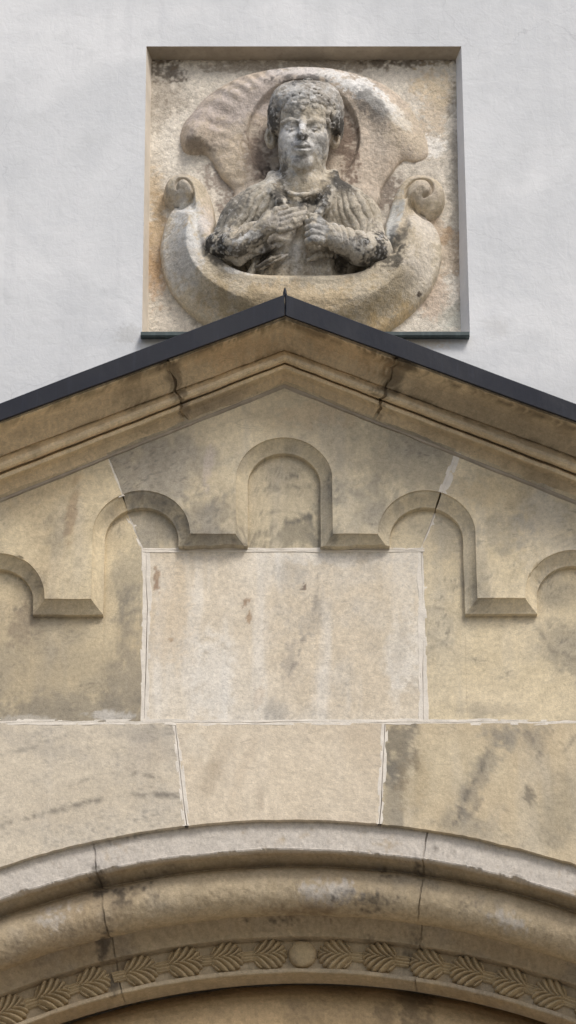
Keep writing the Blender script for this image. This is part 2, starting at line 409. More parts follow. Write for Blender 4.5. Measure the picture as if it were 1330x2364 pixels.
def cut(V, Fq, planes):
    """keep the part of the sheet on the left of every line a->b (x, z)"""
    bm = bmesh.new(); vs = [bm.verts.new(tuple(v)) for v in V]
    for f in Fq:
        try: bm.faces.new([vs[i] for i in f])
        except ValueError: pass
    bmesh.ops.remove_doubles(bm, verts=bm.verts, dist=1e-6)
    bmesh.ops.dissolve_degenerate(bm, edges=bm.edges, dist=1e-6)
    for (a, b) in planes:
        d = Vector((b[0] - a[0], 0, b[1] - a[1])).normalized(); nrm = Vector((d.z, 0, -d.x))   # right-hand side
        geom = list(bm.verts) + list(bm.edges) + list(bm.faces)
        bmesh.ops.bisect_plane(bm, geom=geom, plane_co=(a[0], 0, a[1]), plane_no=nrm, clear_outer=True)
    return bm
def xz(px, py, Y=YL): p = P3(px, py, Y); return (p[0], p[2])
def block(name, V, Fq, planes, skin, seed, label=None, amp=0.0046):
    bm = cut(V, Fq, planes); wobble_block(bm, seed, amp)
    me = bpy.data.meshes.new(name); bm.to_mesh(me); bm.free()
    co = mesh_co(me); front = co[:, 1] < 0.003                  # gently uneven dressed face
    d = 0.0016 * fbm(co[:, 0], co[:, 1], co[:, 2], 8, seed, 4, 0.55) + 0.0007 * fbm(co[:, 0], co[:, 1], co[:, 2], 45, seed + 2, 3, 0.6)
    co[:, 1] += np.where(front, d, 0); me.vertices.foreach_set('co', co.astype(np.float32).ravel()); me.update()
    paint(me, seed=seed, **skin)
    o = link(name, me, M['stone'], portal)
    if label: o['label'] = label
    return o

SK_APEX = dict(base=(210, 194, 158), alt=(198, 182, 148), grey=(160, 152, 136), gmix=0.6, bed=0.4, bed_ang=-14, streak=0.3, blobs=(
    (390, 1080, 200, 120, 0, (128, 124, 116), 0.55, 0.2), (930, 1060, 190, 120, 0, (130, 124, 112), 0.5, 0.2), (480, 1190, 90, 80, 0, (106, 104, 98), 0.5, 0.35),
    (660, 1240, 110, 60, 0, (84, 84, 80), 0.75, 0.4), (860, 1180, 120, 90, 0, (126, 122, 112), 0.5, 0.2), (720, 950, 120, 50, 0, (190, 156, 110), 0.4, 0.1),
    (750, 1200, 40, 130, 0, (104, 104, 100), 0.5, 0.2), (360, 1215, 70, 70, 0, (120, 118, 112), 0.6, 0.2), (480, 1080, 12, 90, 4, (196, 180, 170), 0.5, 0.3), (590, 950, 90, 60, 0, (206, 186, 146), 0.5, 0.1)),
    veins=(([(590, 1130), (720, 1122)], 5, (110, 106, 96), 0.6), ([(590, 1185), (650, 1178), (725, 1190)], 5, (106, 102, 94), 0.6), ([(640, 1215), (730, 1190)], 8, (84, 84, 80), 0.7)))
SK_LEFT = dict(base=(214, 196, 156), alt=(202, 182, 142), grey=(166, 156, 136), gmix=0.5, bed=0.3, bed_ang=3, streak=0.35, blobs=(
    (310, 1600, 70, 260, 0, (118, 114, 108), 0.7, 0.1), (150, 1655, 280, 70, 0, (122, 118, 110), 0.75, 0.1), (130, 1560, 360, 210, 0, (150, 138, 114), 0.6, 0.0),
    (300, 1330, 44, 110, 0, (116, 114, 106), 0.55, 0.25), (165, 1190, 14, 110, 8, (140, 104, 76), 0.6, 0.35), (50, 1440, 50, 60, 0, (126, 108, 90), 0.5, 0.3),
    (120, 1110, 140, 60, -20, (208, 182, 130), 0.5, 0.1), (260, 1652, 70, 12, 0, (206, 200, 190), 0.9, 0.6), (130, 1230, 30, 60, 0, (110, 106, 96), 0.45, 0.5), (60, 1660, 90, 10, 0, (200, 192, 178), 0.7, 0.5)))
SK_RIGHT = dict(base=(220, 202, 164), alt=(212, 194, 154), grey=(172, 164, 146), gmix=0.45, bed=0.3, bed_ang=10, streak=0.3, blobs=(
    (1150, 1220, 90, 60, 0, (124, 122, 116), 0.6, 0.4), (1250, 1165, 80, 70, 0, (136, 130, 118), 0.45, 0.2), (1130, 1130, 100, 60, 0, (206, 180, 128), 0.6, 0.1),
    (1310, 1490, 70, 70, 0, (112, 108, 100), 0.6, 0.4), (1130, 1640, 130, 24, 0, (136, 128, 112), 0.55, 0.35), (1030, 1250, 44, 70, 0, (146, 140, 126), 0.6, 0.2),
    (1112, 1310, 26, 110, 0, (124, 120, 110), 0.5, 0.3), (1300, 1380, 60, 40, 0, (130, 124, 110), 0.4, 0.4), (1260, 1240, 70, 120, 0, (214, 204, 184), 0.45, 0.1)),
    veins=(([(1000, 1470), (1070, 1520), (1150, 1530)], 5, (130, 122, 106), 0.6), ([(1000, 1400), (1060, 1420)], 4, (120, 112, 98), 0.5), ([(1240, 1450), (1270, 1500), (1330, 1520)], 5, (120, 112, 98), 0.5)))
SK_TABLET = dict(base=(220, 208, 186), alt=(212, 196, 168), grey=(204, 198, 186), gmix=0.5, bed=0.08, bed_ang=75, streak=0.5, pits=0.12, blobs=(
    (672, 1530, 26, 90, 8, (150, 142, 132), 0.65, 0.3), (725, 1430, 34, 60, 35, (150, 144, 134), 0.5, 0.35), (362, 1340, 10, 36, 0, (128, 82, 44), 0.95, 0.6),
    (705, 1357, 13, 12, -30, (78, 48, 32), 1.0, 0.9), (568, 1390, 18, 18, -30, (134, 92, 50), 0.9, 0.7), (575, 1420, 8, 26, 0, (150, 110, 64), 0.9, 0.6),
    (397, 1475, 8, 9, 0, (128, 88, 50), 0.9, 0.8), (665, 1320, 60, 50, 0, (168, 164, 156), 0.6, 0.1), (640, 1645, 34, 44, 0, (146, 142, 134), 0.6, 0.2),
    (900, 1400, 90, 130, 20, (212, 196, 166), 0.55, 0.0), (500, 1560, 60, 130, 0, (226, 222, 212), 0.6, 0.0), (935, 1520, 50, 130, 8, (228, 224, 214), 0.6, 0.0),
    (400, 1400, 60, 160, 5, (206, 182, 144), 0.5, 0.0), (740, 1285, 160, 26, 0, (226, 220, 208), 0.7, 0.1), (925, 1500, 20, 90, 8, (176, 164, 142), 0.45, 0.3), (600, 1600, 14, 40, 10, (170, 140, 100), 0.4, 0.4)),
    veins=(([(735, 1330), (720, 1440), (690, 1500), (668, 1560)], 7, (140, 132, 122), 0.7), ([(760, 1300), (745, 1370), (735, 1440)], 5, (160, 152, 140), 0.5)))
SK_VL = dict(base=(216, 202, 176), alt=(208, 194, 168), grey=(188, 180, 166), gmix=0.4, bed=0.2, bed_ang=8, streak=0.2, pits=0.2, blobs=(
    (340, 1750, 60, 70, 0, (176, 162, 142), 0.5, 0.2), (90, 1720, 120, 30, 14, (166, 158, 144), 0.5, 0.2), (200, 1850, 260, 60, -10, (190, 174, 146), 0.4, 0.1), (330, 1690, 80, 20, 0, (150, 144, 134), 0.5, 0.3)),
    veins=(([(0, 1905), (100, 1880), (210, 1850), (300, 1832), (410, 1838)], 9, (116, 110, 100), 0.8), ([(160, 1812), (250, 1790), (320, 1785), (365, 1798)], 9, (122, 116, 104), 0.7),
           ([(0, 1745), (90, 1722), (180, 1690)], 6, (130, 124, 112), 0.6), ([(310, 1895), (370, 1880)], 4, (130, 124, 112), 0.5)))
SK_VM = dict(base=(216, 200, 172), alt=(212, 194, 164), grey=(194, 182, 162), gmix=0.35, bed=0.08, bed_ang=60, streak=0.2, pits=0.2, blobs=(
    (480, 1800, 34, 50, 35, (156, 138, 112), 0.55, 0.4), (520, 1730, 30, 70, 30, (178, 160, 132), 0.45, 0.3), (600, 1860, 12, 60, 0, (156, 138, 116), 0.5, 0.4),
    (450, 1720, 44, 60, 0, (226, 216, 194), 0.5, 0.1), (560, 1780, 20, 90, 20, (180, 160, 132), 0.4, 0.3), (840, 1700, 50, 40, 0, (196, 178, 150), 0.4, 0.2)))
SK_VR = dict(base=(206, 190, 154), alt=(200, 180, 142), grey=(170, 162, 144), gmix=0.4, bed=0.15, bed_ang=60, streak=0.25, blobs=(
    (925, 1730, 56, 110, 8, (84, 82, 78), 0.9, 0.25), (905, 1840, 34, 120, 0, (112, 108, 100), 0.75, 0.2), (965, 1800, 50, 90, 10, (164, 140, 96), 0.5, 0.1),
    (1110, 1790, 36, 140, 28, (116, 112, 104), 0.7, 0.3), (1160, 1705, 60, 40, 0, (122, 120, 114), 0.7, 0.3), (1215, 1835, 28, 30, 0, (84, 80, 74), 0.85, 0.5),
    (1240, 1710, 44, 60, -30, (114, 110, 102), 0.55, 0.4), (1300, 1870, 70, 100, 0, (134, 124, 102), 0.55, 0.3), (1070, 1900, 90, 40, 10, (130, 124, 110), 0.55, 0.2)),
    veins=(([(1130, 1720), (1110, 1780), (1075, 1840), (1050, 1900)], 9, (104, 98, 88), 0.7), ([(1220, 1690), (1250, 1740), (1300, 1735), (1330, 1700)], 6, (112, 106, 96), 0.6)))

G = 0.0035; GA = 0.0014
jl0, jl1 = xz(246, 1066), xz(330, 1268); jr0, jr1 = xz(1052, 1060), xz(972, 1268)
def sh(p, dx): return (p[0] + dx, p[1])
zt = xz(660, 1269)[1]
block('ashlar_block', PV, PF, [(sh(jl0, GA), sh(jl1, GA)), (sh(jr1, -GA), sh(jr0, -GA)), ((-1, zt + 0.0015), (1, zt + 0.0015))], SK_APEX, 11, 'apex stone carved with the tallest blind arch')
xlj, xrj = xz(332, 1450)[0], xz(979, 1450)[0]
block('ashlar_block', PV, PF, [(sh(jl1, -GA), sh(jl0, -GA)), ((xlj - G, 3), (xlj - G, 8)), ((-3, ZB + 0.003), (3, ZB + 0.003))], SK_LEFT, 12, 'left pediment stone with grey stained foot')
block('ashlar_block', PV, PF, [(sh(jr0, GA), sh(jr1, GA)), ((xrj + G, 8), (xrj + G, 3)), ((-3, ZB + 0.003), (3, ZB + 0.003))], SK_RIGHT, 13, 'right pediment stone, warm and yellowish')
def sheet(x0, x1, z0, z1, nx=160, nz=110, Y=YL):
    X, Z = np.meshgrid(np.linspace(x0, x1, nx), np.linspace(z0, z1, nz), indexing='ij')
    return np.stack([X.ravel(), np.full(X.size, Y), Z.ravel()], 1), grid_faces(nx, nz)
tx0, tx1 = xz(343, 1450)[0], xz(970, 1450)[0]
V, Fq = sheet(tx0, tx1, ZB + 0.003, zt - 0.003, Y=YL + 0.001)
block('ashlar_block', V, Fq, [], SK_TABLET, 14, 'large blank rectangular tablet stone with small rust marks', 0.0026)

# --- arch geometry: centre and radii from the apex rows
ARC_X0 = float(P(672, 1900, 0)[0]); R0 = 1.89
ZC = P3(672, 1892, YL)[2] - R0
def r_of(py, Y): return P3(672, py, Y)[2] - ZC
def arc_x(Y): return ARC_X0 + 0.11 * max(0.0, Y)      # the arch is cut slightly askew into the wall
def arc_sheet(a0, a1, ztop, n=90):
    t = np.linspace(a0, a1, n); bot = np.stack([ARC_X0 + R0 * np.sin(t), np.full(n, YL), ZC + R0 * np.cos(t)], 1)
    rows = [bot]
    for k in np.linspace(0, 1, 60)[1:]:
        b = bot.copy(); b[:, 2] = bot[:, 2] + (ztop - bot[:, 2]) * k; rows.append(b)
    V = np.concatenate(rows); return V, grid_faces(60, n, True)
ztv = ZB - 0.003
V, Fq = arc_sheet(-1.0, 1.0, ztv, 560)
a0, a1 = xz(404, 1672), xz(430, 1900); b0, b1 = xz(888, 1672), xz(877, 1900)
block('voussoir', V, Fq, [(sh(a0, G), sh(a1, G)), (sh(b1, -G), sh(b0, -G))], SK_VM, 21, 'middle stone directly above the arch')
block('voussoir', V, Fq, [(sh(a1, -G), sh(a0, -G))], SK_VL, 22, 'stone left of centre above the arch, with wavy dark veins')
block('voussoir', V, Fq, [(sh(b0, G), sh(b1, G))], SK_VR, 23, 'stone right of centre above the arch, stained dark at its joint')
# mortar bed behind the faces, a few millimetres back
def mortar_strip(name, pts, hw, Y, seed):
    """pointing in a joint: a narrow uneven ribbon just behind the stone faces"""
    pts = np.array(pts); d = np.diff(pts, axis=0); L = np.concatenate([[0], np.cumsum(np.hypot(d[:, 0], d[:, 1]))])
    n = max(8, int(L[-1] / 0.006)); s = np.linspace(0, L[-1], n)
    x = np.interp(s, L, pts[:, 0]); z = np.interp(s, L, pts[:, 1])
    tx = np.gradient(x); tz = np.gradient(z); q = np.hypot(tx, tz); nx, nz = -tz / q, tx / q
    rows = []; cw = 0.5 * fbm(s, s * 0, s * 0, 9, seed + 60, 4, 0.6)          # where the crack wanders
    open_ = np.clip(0.35 + 1.6 * fbm(s, s * 0, s * 0, 7, seed + 61, 3, 0.6), 0, 1)
    for k, (o, kind) in enumerate(((-1, 2), (-0.8, 0), (-0.12, 0), (0, 1), (0.12, 0), (0.8, 0), (1, 2))):
        ww = (o + (cw if abs(o) < 0.5 else 0)) * hw if abs(o) > 0.5 else cw * hw + np.sign(o) * 0.0009 * open_
        ww = ww * (1.12 + (0.85 * fbm(s, s * 0 + np.sign(o), s * 0, 22, seed + 3, 4, 0.65) if abs(o) > 0.5 else 0))
        yy = Y + (0.0035 if kind == 2 else 0.014 * open_ if kind == 1 else 0.0) + 0.0020 * fbm(s, s * 0 + k * 0.1, s * 0, 45, seed + (k if kind else 9), 3)
        rows.append(np.stack([x + nx * ww, yy, z + nz * ww], 1))
    me = mesh_np(name, np.concatenate(rows), grid_faces(7, n)); o = link(name, me, M['mortar'], portal); return o
YM = 0.0006
mortar_strip('mortar_joint', [xz(240, 1045, YU), xz(262, 1100, YU), xz(281, 1146, YU)], 0.0075, YU + YM, 1)
mortar_strip('mortar_joint', [xz(296, 1183), xz(312, 1222), xz(331, 1268)], 0.0075, YL + YM, 2)
mortar_strip('mortar_joint', [xz(1058, 1045, YU), xz(1030, 1115, YU), xz(1022, 1138, YU)], 0.010, YU - 0.0005, 3)
mortar_strip('mortar_joint', [xz(1004, 1185), xz(985, 1232), xz(970, 1268)], 0.009, YL + YM, 4)
mortar_strip('mortar_joint', [xz(337, 1266), xz(338, 1400), xz(336, 1540), xz(334, 1664)], 0.011, YL + YM, 5)
mortar_strip('mortar_joint', [xz(973, 1268), xz(975, 1400), xz(976, 1540), xz(978, 1664)], 0.011, YL + YM, 6)
mortar_strip('mortar_joint', [xz(330, 1269.5), xz(980, 1269.5)], 0.0055, YL - 0.0005, 7)
mortar_strip('mortar_joint', [(-XLIM, ZB), (XLIM, ZB)], 0.0075, YL + 0.0, 8)
mortar_strip('mortar_joint', [xz(404, 1672), xz(431, 1906)], 0.0085, YL, 9)
mortar_strip('mortar_joint', [xz(888, 1672), xz(876.5, 1902)], 0.0085, YL, 10)

# ------------------------------------------------------------------ raking cornice
SK_COR = dict(base=(226, 202, 158), alt=(214, 190, 146), grey=(160, 142, 112), gmix=0.45, bed=0.15, streak=0.15, blobs=(
    (400, 870, 30, 110, -18, (74, 60, 48), 0.85, 0.3), (905, 870, 40, 110, 18, (66, 58, 50), 0.85, 0.3), (490, 925, 110, 40, -25, (150, 134, 114), 0.6, 0.2),
    (1150, 970, 360, 130, 22, (140, 122, 94), 0.65, 0.0), (540, 800, 130, 50, -20, (192, 152, 96), 0.6, 0.1), (800, 800, 140, 50, 22, (192, 152, 96), 0.6, 0.1), (300, 900, 60, 60, -20, (110, 90, 64), 0.5, 0.3)),
    veins=(([(657, 741), (0, 984)], 9, (60, 50, 38), 0.6), ([(657, 741), (1330, 990)], 10, (56, 48, 38), 0.65), ([(657, 893), (0, 1158)], 5, (90, 72, 56), 0.7), ([(657, 893), (1330, 1164)], 5, (90, 74, 60), 0.7), ([(657, 810), (0, 1056)], 3, (96, 76, 50), 0.6), ([(657, 810), (1330, 1058)], 3, (84, 70, 50), 0.6)))  # dark lines along mouldings; top pair mixes crust with painted shadow under the metal
# (row at apex, row at the left and right edge of the picture, depth)
CP = [(893, 1158, -0.028), (890, 1154, -0.040), (882, 1144, -0.042), (872, 1132, -0.045), (862, 1121, -0.052), (856, 1114, -0.064), (851.5, 1109, -0.082), (850, 1107.5, -0.090),
      (847, 1104, -0.0925), (842, 1098, -0.0945), (840.5, 1096.5, -0.091), (840, 1095, -0.076), (838.5, 1093, -0.076), (836.5, 1090.5, -0.098), (832, 1085, -0.112), (826, 1077, -0.119), (819, 1069, -0.117), (813, 1061, -0.103), (810, 1057, -0.092), (809, 1055.5, -0.089),
      (807, 1053, -0.094), (797, 1042, -0.099), (784, 1028, -0.108), (771, 1014, -0.122), (758, 1000, -0.142), (747, 988, -0.166), (740, 981, -0.186), (737, 978, -0.190), (722, 962, -0.192), (700, 940, -0.192)]
def cornice_lines(side):
    A = np.array([P3(APX, a, y) for a, e, y in CP]); E = np.array([P3(0 if side < 0 else 1330, e + (2 if side > 0 else 0), y) for a, e, y in CP])
    return A, E
def cornice_piece(side, tA, tB, n, seed):
    A, E = cornice_lines(side); rows = []
    m = len(CP)
    for t in np.linspace(0, 1, n):
        tt = tA + (tB - tA) * t
        rows.append(A + (E - A) * tt[:, None])
    V = np.array(rows); back = V[:, -1:, :].copy(); back[..., 1] = 0.055; front = V[:, :1, :].copy(); front[..., 1] = 0.055
    V = np.concatenate([front, V, back], 1)
    X, Y, Z = V[..., 0], V[..., 1], V[..., 2]
    amp = np.ones(m + 2); amp[0] = amp[-1] = 0
    d1 = fbm(X, Y, Z, 22, seed, 4, 0.6) * 0.0022 * amp; d2 = fbm(X, Y, Z, 22, seed + 40, 4, 0.6) * 0.0022 * amp
    V[..., 1] += d1; V[..., 2] += d2
    return V
m = len(CP)
ra = np.array([c[0] for c in CP], float); kk = (ra - 738) / (893 - 738)
jagl = 2.0 * np.sin(ra * 0.9) + 3 * np.sin(ra * 0.13); jagr = 2.0 * np.sin(ra * 0.8 + 1) + 3 * np.sin(ra * 0.17)
tl = (APX - (384 + 46 * kk + jagl)) / APX; tr = ((916 - 50 * kk + jagr) - APX) / (1330 - APX)
gp = 0.0055
def cornice_obj(Vs, name, label):
    V = np.concatenate(Vs, 0) if len(Vs) > 1 else Vs[0]
    n, k = V.shape[:2]
    me = mesh_np(name, V.reshape(-1, 3), grid_faces(n, k)); bm = bmesh.new(); bm.from_mesh(me); bm.verts.ensure_lookup_table()
    bm.faces.new([bm.verts[i] for i in range(k)]); bm.faces.new([bm.verts[(n - 1) * k + i] for i in range(k)][::-1])
    bmesh.ops.recalc_face_normals(bm, faces=bm.faces); bm.to_mesh(me); bm.free()
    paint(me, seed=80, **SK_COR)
    o = link(name, me, M['stone'], portal); o['label'] = label; return o
VLc = cornice_piece(-1, tl - gp, 0 * tl, 150, 31); VRc = cornice_piece(1, 0 * tr, tr - gp, 150, 31)
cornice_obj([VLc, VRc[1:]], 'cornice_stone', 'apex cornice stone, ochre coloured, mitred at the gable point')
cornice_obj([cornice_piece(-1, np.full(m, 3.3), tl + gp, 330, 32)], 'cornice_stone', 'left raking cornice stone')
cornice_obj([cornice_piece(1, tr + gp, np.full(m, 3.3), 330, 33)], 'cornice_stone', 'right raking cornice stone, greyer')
# mortar crumbs inside the two cornice joints
for side, t in ((-1, tl), (1, tr)):
    A, E = cornice_lines(side); c = A + (E - A) * t[:, None]; c = c[1:-2]
    rows = []
    for o in (-1, 0, 1):
        q = c.copy(); q[:, 0] += o * 0.006; q[:, 1] += 0.007 + 0.004 * noise(q[:, 0] * 40, q[:, 1] * 40, q[:, 2] * 40, 3, 5 + o); q[:, 2] += 0.004; rows.append(q)
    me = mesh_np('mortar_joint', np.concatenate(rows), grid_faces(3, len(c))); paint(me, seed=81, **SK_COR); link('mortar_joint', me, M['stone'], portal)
# pointing where the cornice sits on the field
for side in (-1, 1):
    xs = np.linspace(0, -2.0, 400) if side < 0 else np.linspace(0, 2.0, 400)
    pz = zrake(JA[0] + xs); n = len(xs); rows = []
    for k, (o, y) in enumerate(((0.006, -0.003), (0.003, -0.006), (-0.001, -0.005), (-0.004, 0.001))):
        wv = 0.006 * fbm(xs, xs * 0 + k, xs * 0, 20, 60 + k) * (1 if k > 1 else 0.3)
        rows.append(np.stack([JA[0] + xs, YU + y + 0.002 * fbm(xs, xs * 0 + k, xs * 0, 50, 70 + k), pz + o + wv], 1))
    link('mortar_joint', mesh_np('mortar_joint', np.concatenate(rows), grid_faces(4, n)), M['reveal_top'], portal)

# ------------------------------------------------------------------ dark sheet-metal roof edge
roof = thing('gable_roof', 'dark grey sheet metal roof edge capping the portal gable', 'roof', tuple(P3(APX, 680, -0.21)))
def roof_slope(side):
    prof = [(731, 974, -0.192), (730, 972.5, -0.212), (728, 970.5, -0.218), (727.3, 969.5, -0.2195), (681.5, 932.5, -0.2200), (680.5, 931.5, -0.2185), (680, 931, -0.214)]
    A = np.array([P3(APX + (3 if side > 0 else 0), a, y) for a, e, y in prof]); E = np.array([P3(0 if side < 0 else 1330, e + (2 if side > 0 else 0), y) for a, e, y in prof])
    ts = np.linspace(0, 3.35, 120); V = np.array([A + (E - A) * t for t in ts])
    bk = V[:, -1:, :].copy(); bk[..., 1] = YW - 0.002; bk[..., 2] += 0.012
    V = np.concatenate([V, bk], 1)
    V[..., 1] += 0.0030 * fbm(V[..., 0], V[..., 1], V[..., 2], 5, 90 + side, 3) * (np.arange(V.shape[1]) < 7)
    me = mesh_np('sheet_cover', V.reshape(-1, 3), grid_faces(V.shape[0], V.shape[1], side > 0))
    o = link('sheet_cover', me, M['roof'], roof)
    return o
roof_slope(-1); roof_slope(1)
p = P3(660, 680, -0.2165); q = P3(661, 728, -0.2165)
bm = bmesh.new()
def bar(bm, pts, w, d):
    """upright folded seam with a rounded front"""
    rings = []
    for x, y, z in pts:
        rings.append([bm.verts.new((x + a * w, y + b * d, z)) for a, b in ((-1, 0.3), (-0.7, -0.7), (0, -1), (0.7, -0.7), (1, 0.3))])
    for r0, r1 in zip(rings, rings[1:]):
        for i in range(4): bm.faces.new((r0[i], r0[i + 1], r1[i + 1], r1[i]))
    bm.faces.new(rings[0]); bm.faces.new(rings[-1][::-1])
bar(bm, [(p[0], p[1], p[2] + 0.002), ((p[0] + q[0]) / 2 + 0.001, p[1], (p[2] + q[2]) / 2), (q[0], q[1], q[2] - 0.001)], 0.003, 0.004)
me = bpy.data.meshes.new('ridge_seam'); bm.to_mesh(me); bm.free(); fix_normals(me); link('ridge_seam', me, M['roof'], roof)
bm = bmesh.new(); a = P3(658, 683, -0.205)
prev = None
for z, r in ((0, 0.005), (0.012, 0.0042), (0.018, 0.0025), (0.022, 0.0015)):
    ring = [bm.verts.new((a[0] + r * math.cos(k * math.pi / 4), a[1] + r * math.sin(k * math.pi / 4), a[2] + z)) for k in range(8)]
    if prev:
        for k in range(8): bm.faces.new((prev[k], prev[(k + 1) % 8], ring[(k + 1) % 8], ring[k]))
    prev = ring
bm.faces.new(prev); me = bpy.data.meshes.new('ridge_tip'); bm.to_mesh(me); bm.free(); link('ridge_tip', me, M['roof'], roof)

# ------------------------------------------------------------------ moulded arch
M['leaf'] = stone('sandstone_carved', col=(lin(190, 170, 134, K), lin(168, 150, 120, K)), coarse=30)
SK_ARCH = dict(base=(186, 166, 130), alt=(176, 154, 118), grey=(164, 152, 132), gmix=0.5, bed=0.12, streak=0.1, pits=0.35)
SK_DEEP = dict(base=(208, 176, 124), alt=(196, 166, 116), grey=(150, 130, 98), gmix=0.4, bed=0.1, streak=0.1, pits=0.4, blobs=((960, 2320, 44, 90, 0, (84, 72, 58), 0.8, 0.3), (890, 2340, 30, 30, 0, (100, 86, 66), 0.6, 0.4)))
Rr = r_of(2058, 0.112); RR = 0.0535
prof = [(R0 + 0.02, 0.040), (R0 + 0.004, 0.016), (R0 - 0.004, 0.0145)]
rb = r_of(1963, 0.013)
for t in np.linspace(0.1, 0.9, 9): prof.append((R0 - 0.004 + (rb - R0 + 0.004) * t, 0.0145 - 0.001 * t))
prof += [(rb + 0.004, 0.0130), (rb + 0.001, 0.0145), (rb, 0.018)]
for t in (0.2, 0.4, 0.6, 0.8): prof.append((rb - 0.003 * t, 0.018 + 0.08 * t))
prof += [(rb - 0.004, 0.096), (rb - 0.008, 0.098), (rb - 0.009, 0.100)]
for a in np.linspace(80, -116, 40): prof.append((Rr + RR * math.sin(math.radians(a)), 0.112 - RR * math.cos(math.radians(a)) * 1.0))
i_roll = len(prof)
rc0, rc1 = r_of(2112, 0.170), r_of(2161, 0.190)
prof += [(rc0 + 0.003, 0.1685), (rc0, 0.170)]
for t in np.linspace(0.1, 0.9, 8): prof.append((rc0 + (rc1 - rc0) * t, 0.170 + 0.020 * t + 0.005 * math.sin(math.pi * t)))
prof += [(rc1, 0.190), (rc1 - 0.001, 0.194)]
YB = 0.218
prof += [(rc1 - 0.001, 0.208), (rc1 - 0.002, YB)]
ro = r_of(2239, YB)
for t in (0.2, 0.4, 0.6, 0.8, 1.0): prof.append((rc1 - 0.002 + (ro - rc1 + 0.002) * t, YB))
rr1 = r_of(2245, 0.202)
prof += [(ro - 0.001, 0.206), (ro - 0.002, 0.203), (rr1 + 0.002, 0.202), (rr1, 0.204), (rr1 - 0.0005, 0.22), (rr1 - 0.001, 0.24), (rr1 - 0.002, 0.268), (rr1 + 0.025, 0.270), (rr1 + 0.03, 0.36)]
prof = np.array(prof); prof[:, 0] -= 0.0
R_BAND = (rc1 + ro) / 2 - 0.001
def arch_point(r, y, a):
    """a sweep up the jamb (|a| > 90 deg means below the springing), round the arch"""
    return
JLA, JRA = math.asin((xz(229, 2040)[0] - ARC_X0) / (R0 - 0.13)), math.asin((xz(966, 2040)[0] - ARC_X0) / (R0 - 0.13))
def sweep(name, prof, angs, mat, parent, seed, amp=1.0, end=()):
    prof = np.asarray(prof); A = np.asarray(angs)[:, None]; sk = np.arange(len(prof)) * 1.0
    for je in (JLA, JRA): A = A + (0.0028 * fbm(sk * 0.05, sk * 0, sk * 0 + je, 6, 77, 4, 0.7))[None, :] * np.exp(-np.abs(A - je) / 0.02)
    A = A - 0.018 * ((R0 - 0.13 - prof[:, 0]) / 0.3)[None, :] * np.exp(-((A - JLA) / 0.05) ** 2); R = prof[None, :, 0]; Yp = prof[None, :, 1]
    xo = ARC_X0 + 0.11 * np.maximum(0, Yp)
    X = xo + R * np.sin(np.clip(A, -math.pi / 2, math.pi / 2)); Z = ZC + R * np.cos(np.clip(A, -math.pi / 2, math.pi / 2))
    Z = np.where(np.abs(A) > math.pi / 2, ZC - (np.abs(A) - math.pi / 2) * 10, Z) + 0 * R
    Y = Yp + 0 * A
    # hand-worked, eroded surface
    d = fbm(X, Y, Z, 14, seed, 5, 0.6); d2 = fbm(X, Y, Z, 60, seed + 9, 3, 0.6)
    k = np.zeros(len(prof)); k[2:-4] = 1
    edge = np.exp(-((prof[:, 0] - rb) / 0.006) ** 2) * (prof[:, 1] < 0.03)
    chip = np.clip(fbm(X, Y * 0, Z, 30, seed + 21, 4, 0.65) - 0.05, 0, 1) * edge[None, :]
    Y2 = Y + amp * (0.003 * d + 0.0012 * d2) * k + 0.014 * chip
    dR = amp * (0.0028 * fbm(X, Y, Z, 14, seed + 33, 4, 0.6) + 0.001 * d2) * k + 0.012 * chip
    X = X + dR * np.sin(A.clip(-1.57, 1.57)); Z = Z + dR * np.cos(A.clip(-1.57, 1.57))
    V = np.stack([X, Y2, Z], -1); n, m = V.shape[:2]
    me = mesh_np(name, V.reshape(-1, 3), grid_faces(n, m))
    bm = bmesh.new(); bm.from_mesh(me)
    bmesh.ops.recalc_face_normals(bm, faces=bm.faces); bm.to_mesh(me); bm.free()
    # make sure the front looks at the viewer
    nm = np.zeros(len(me.polygons) * 3, np.float32); me.polygons.foreach_get('normal', nm)
    if nm.reshape(-1, 3)[:, 1].mean() > 0: me.flip_normals()
    return me, X, Y2, Z
def put_attr(me, name, val):
    at = me.attributes.new(name, 'FLOAT', 'POINT'); at.data.foreach_set('value', np.asarray(val, np.float32).ravel())
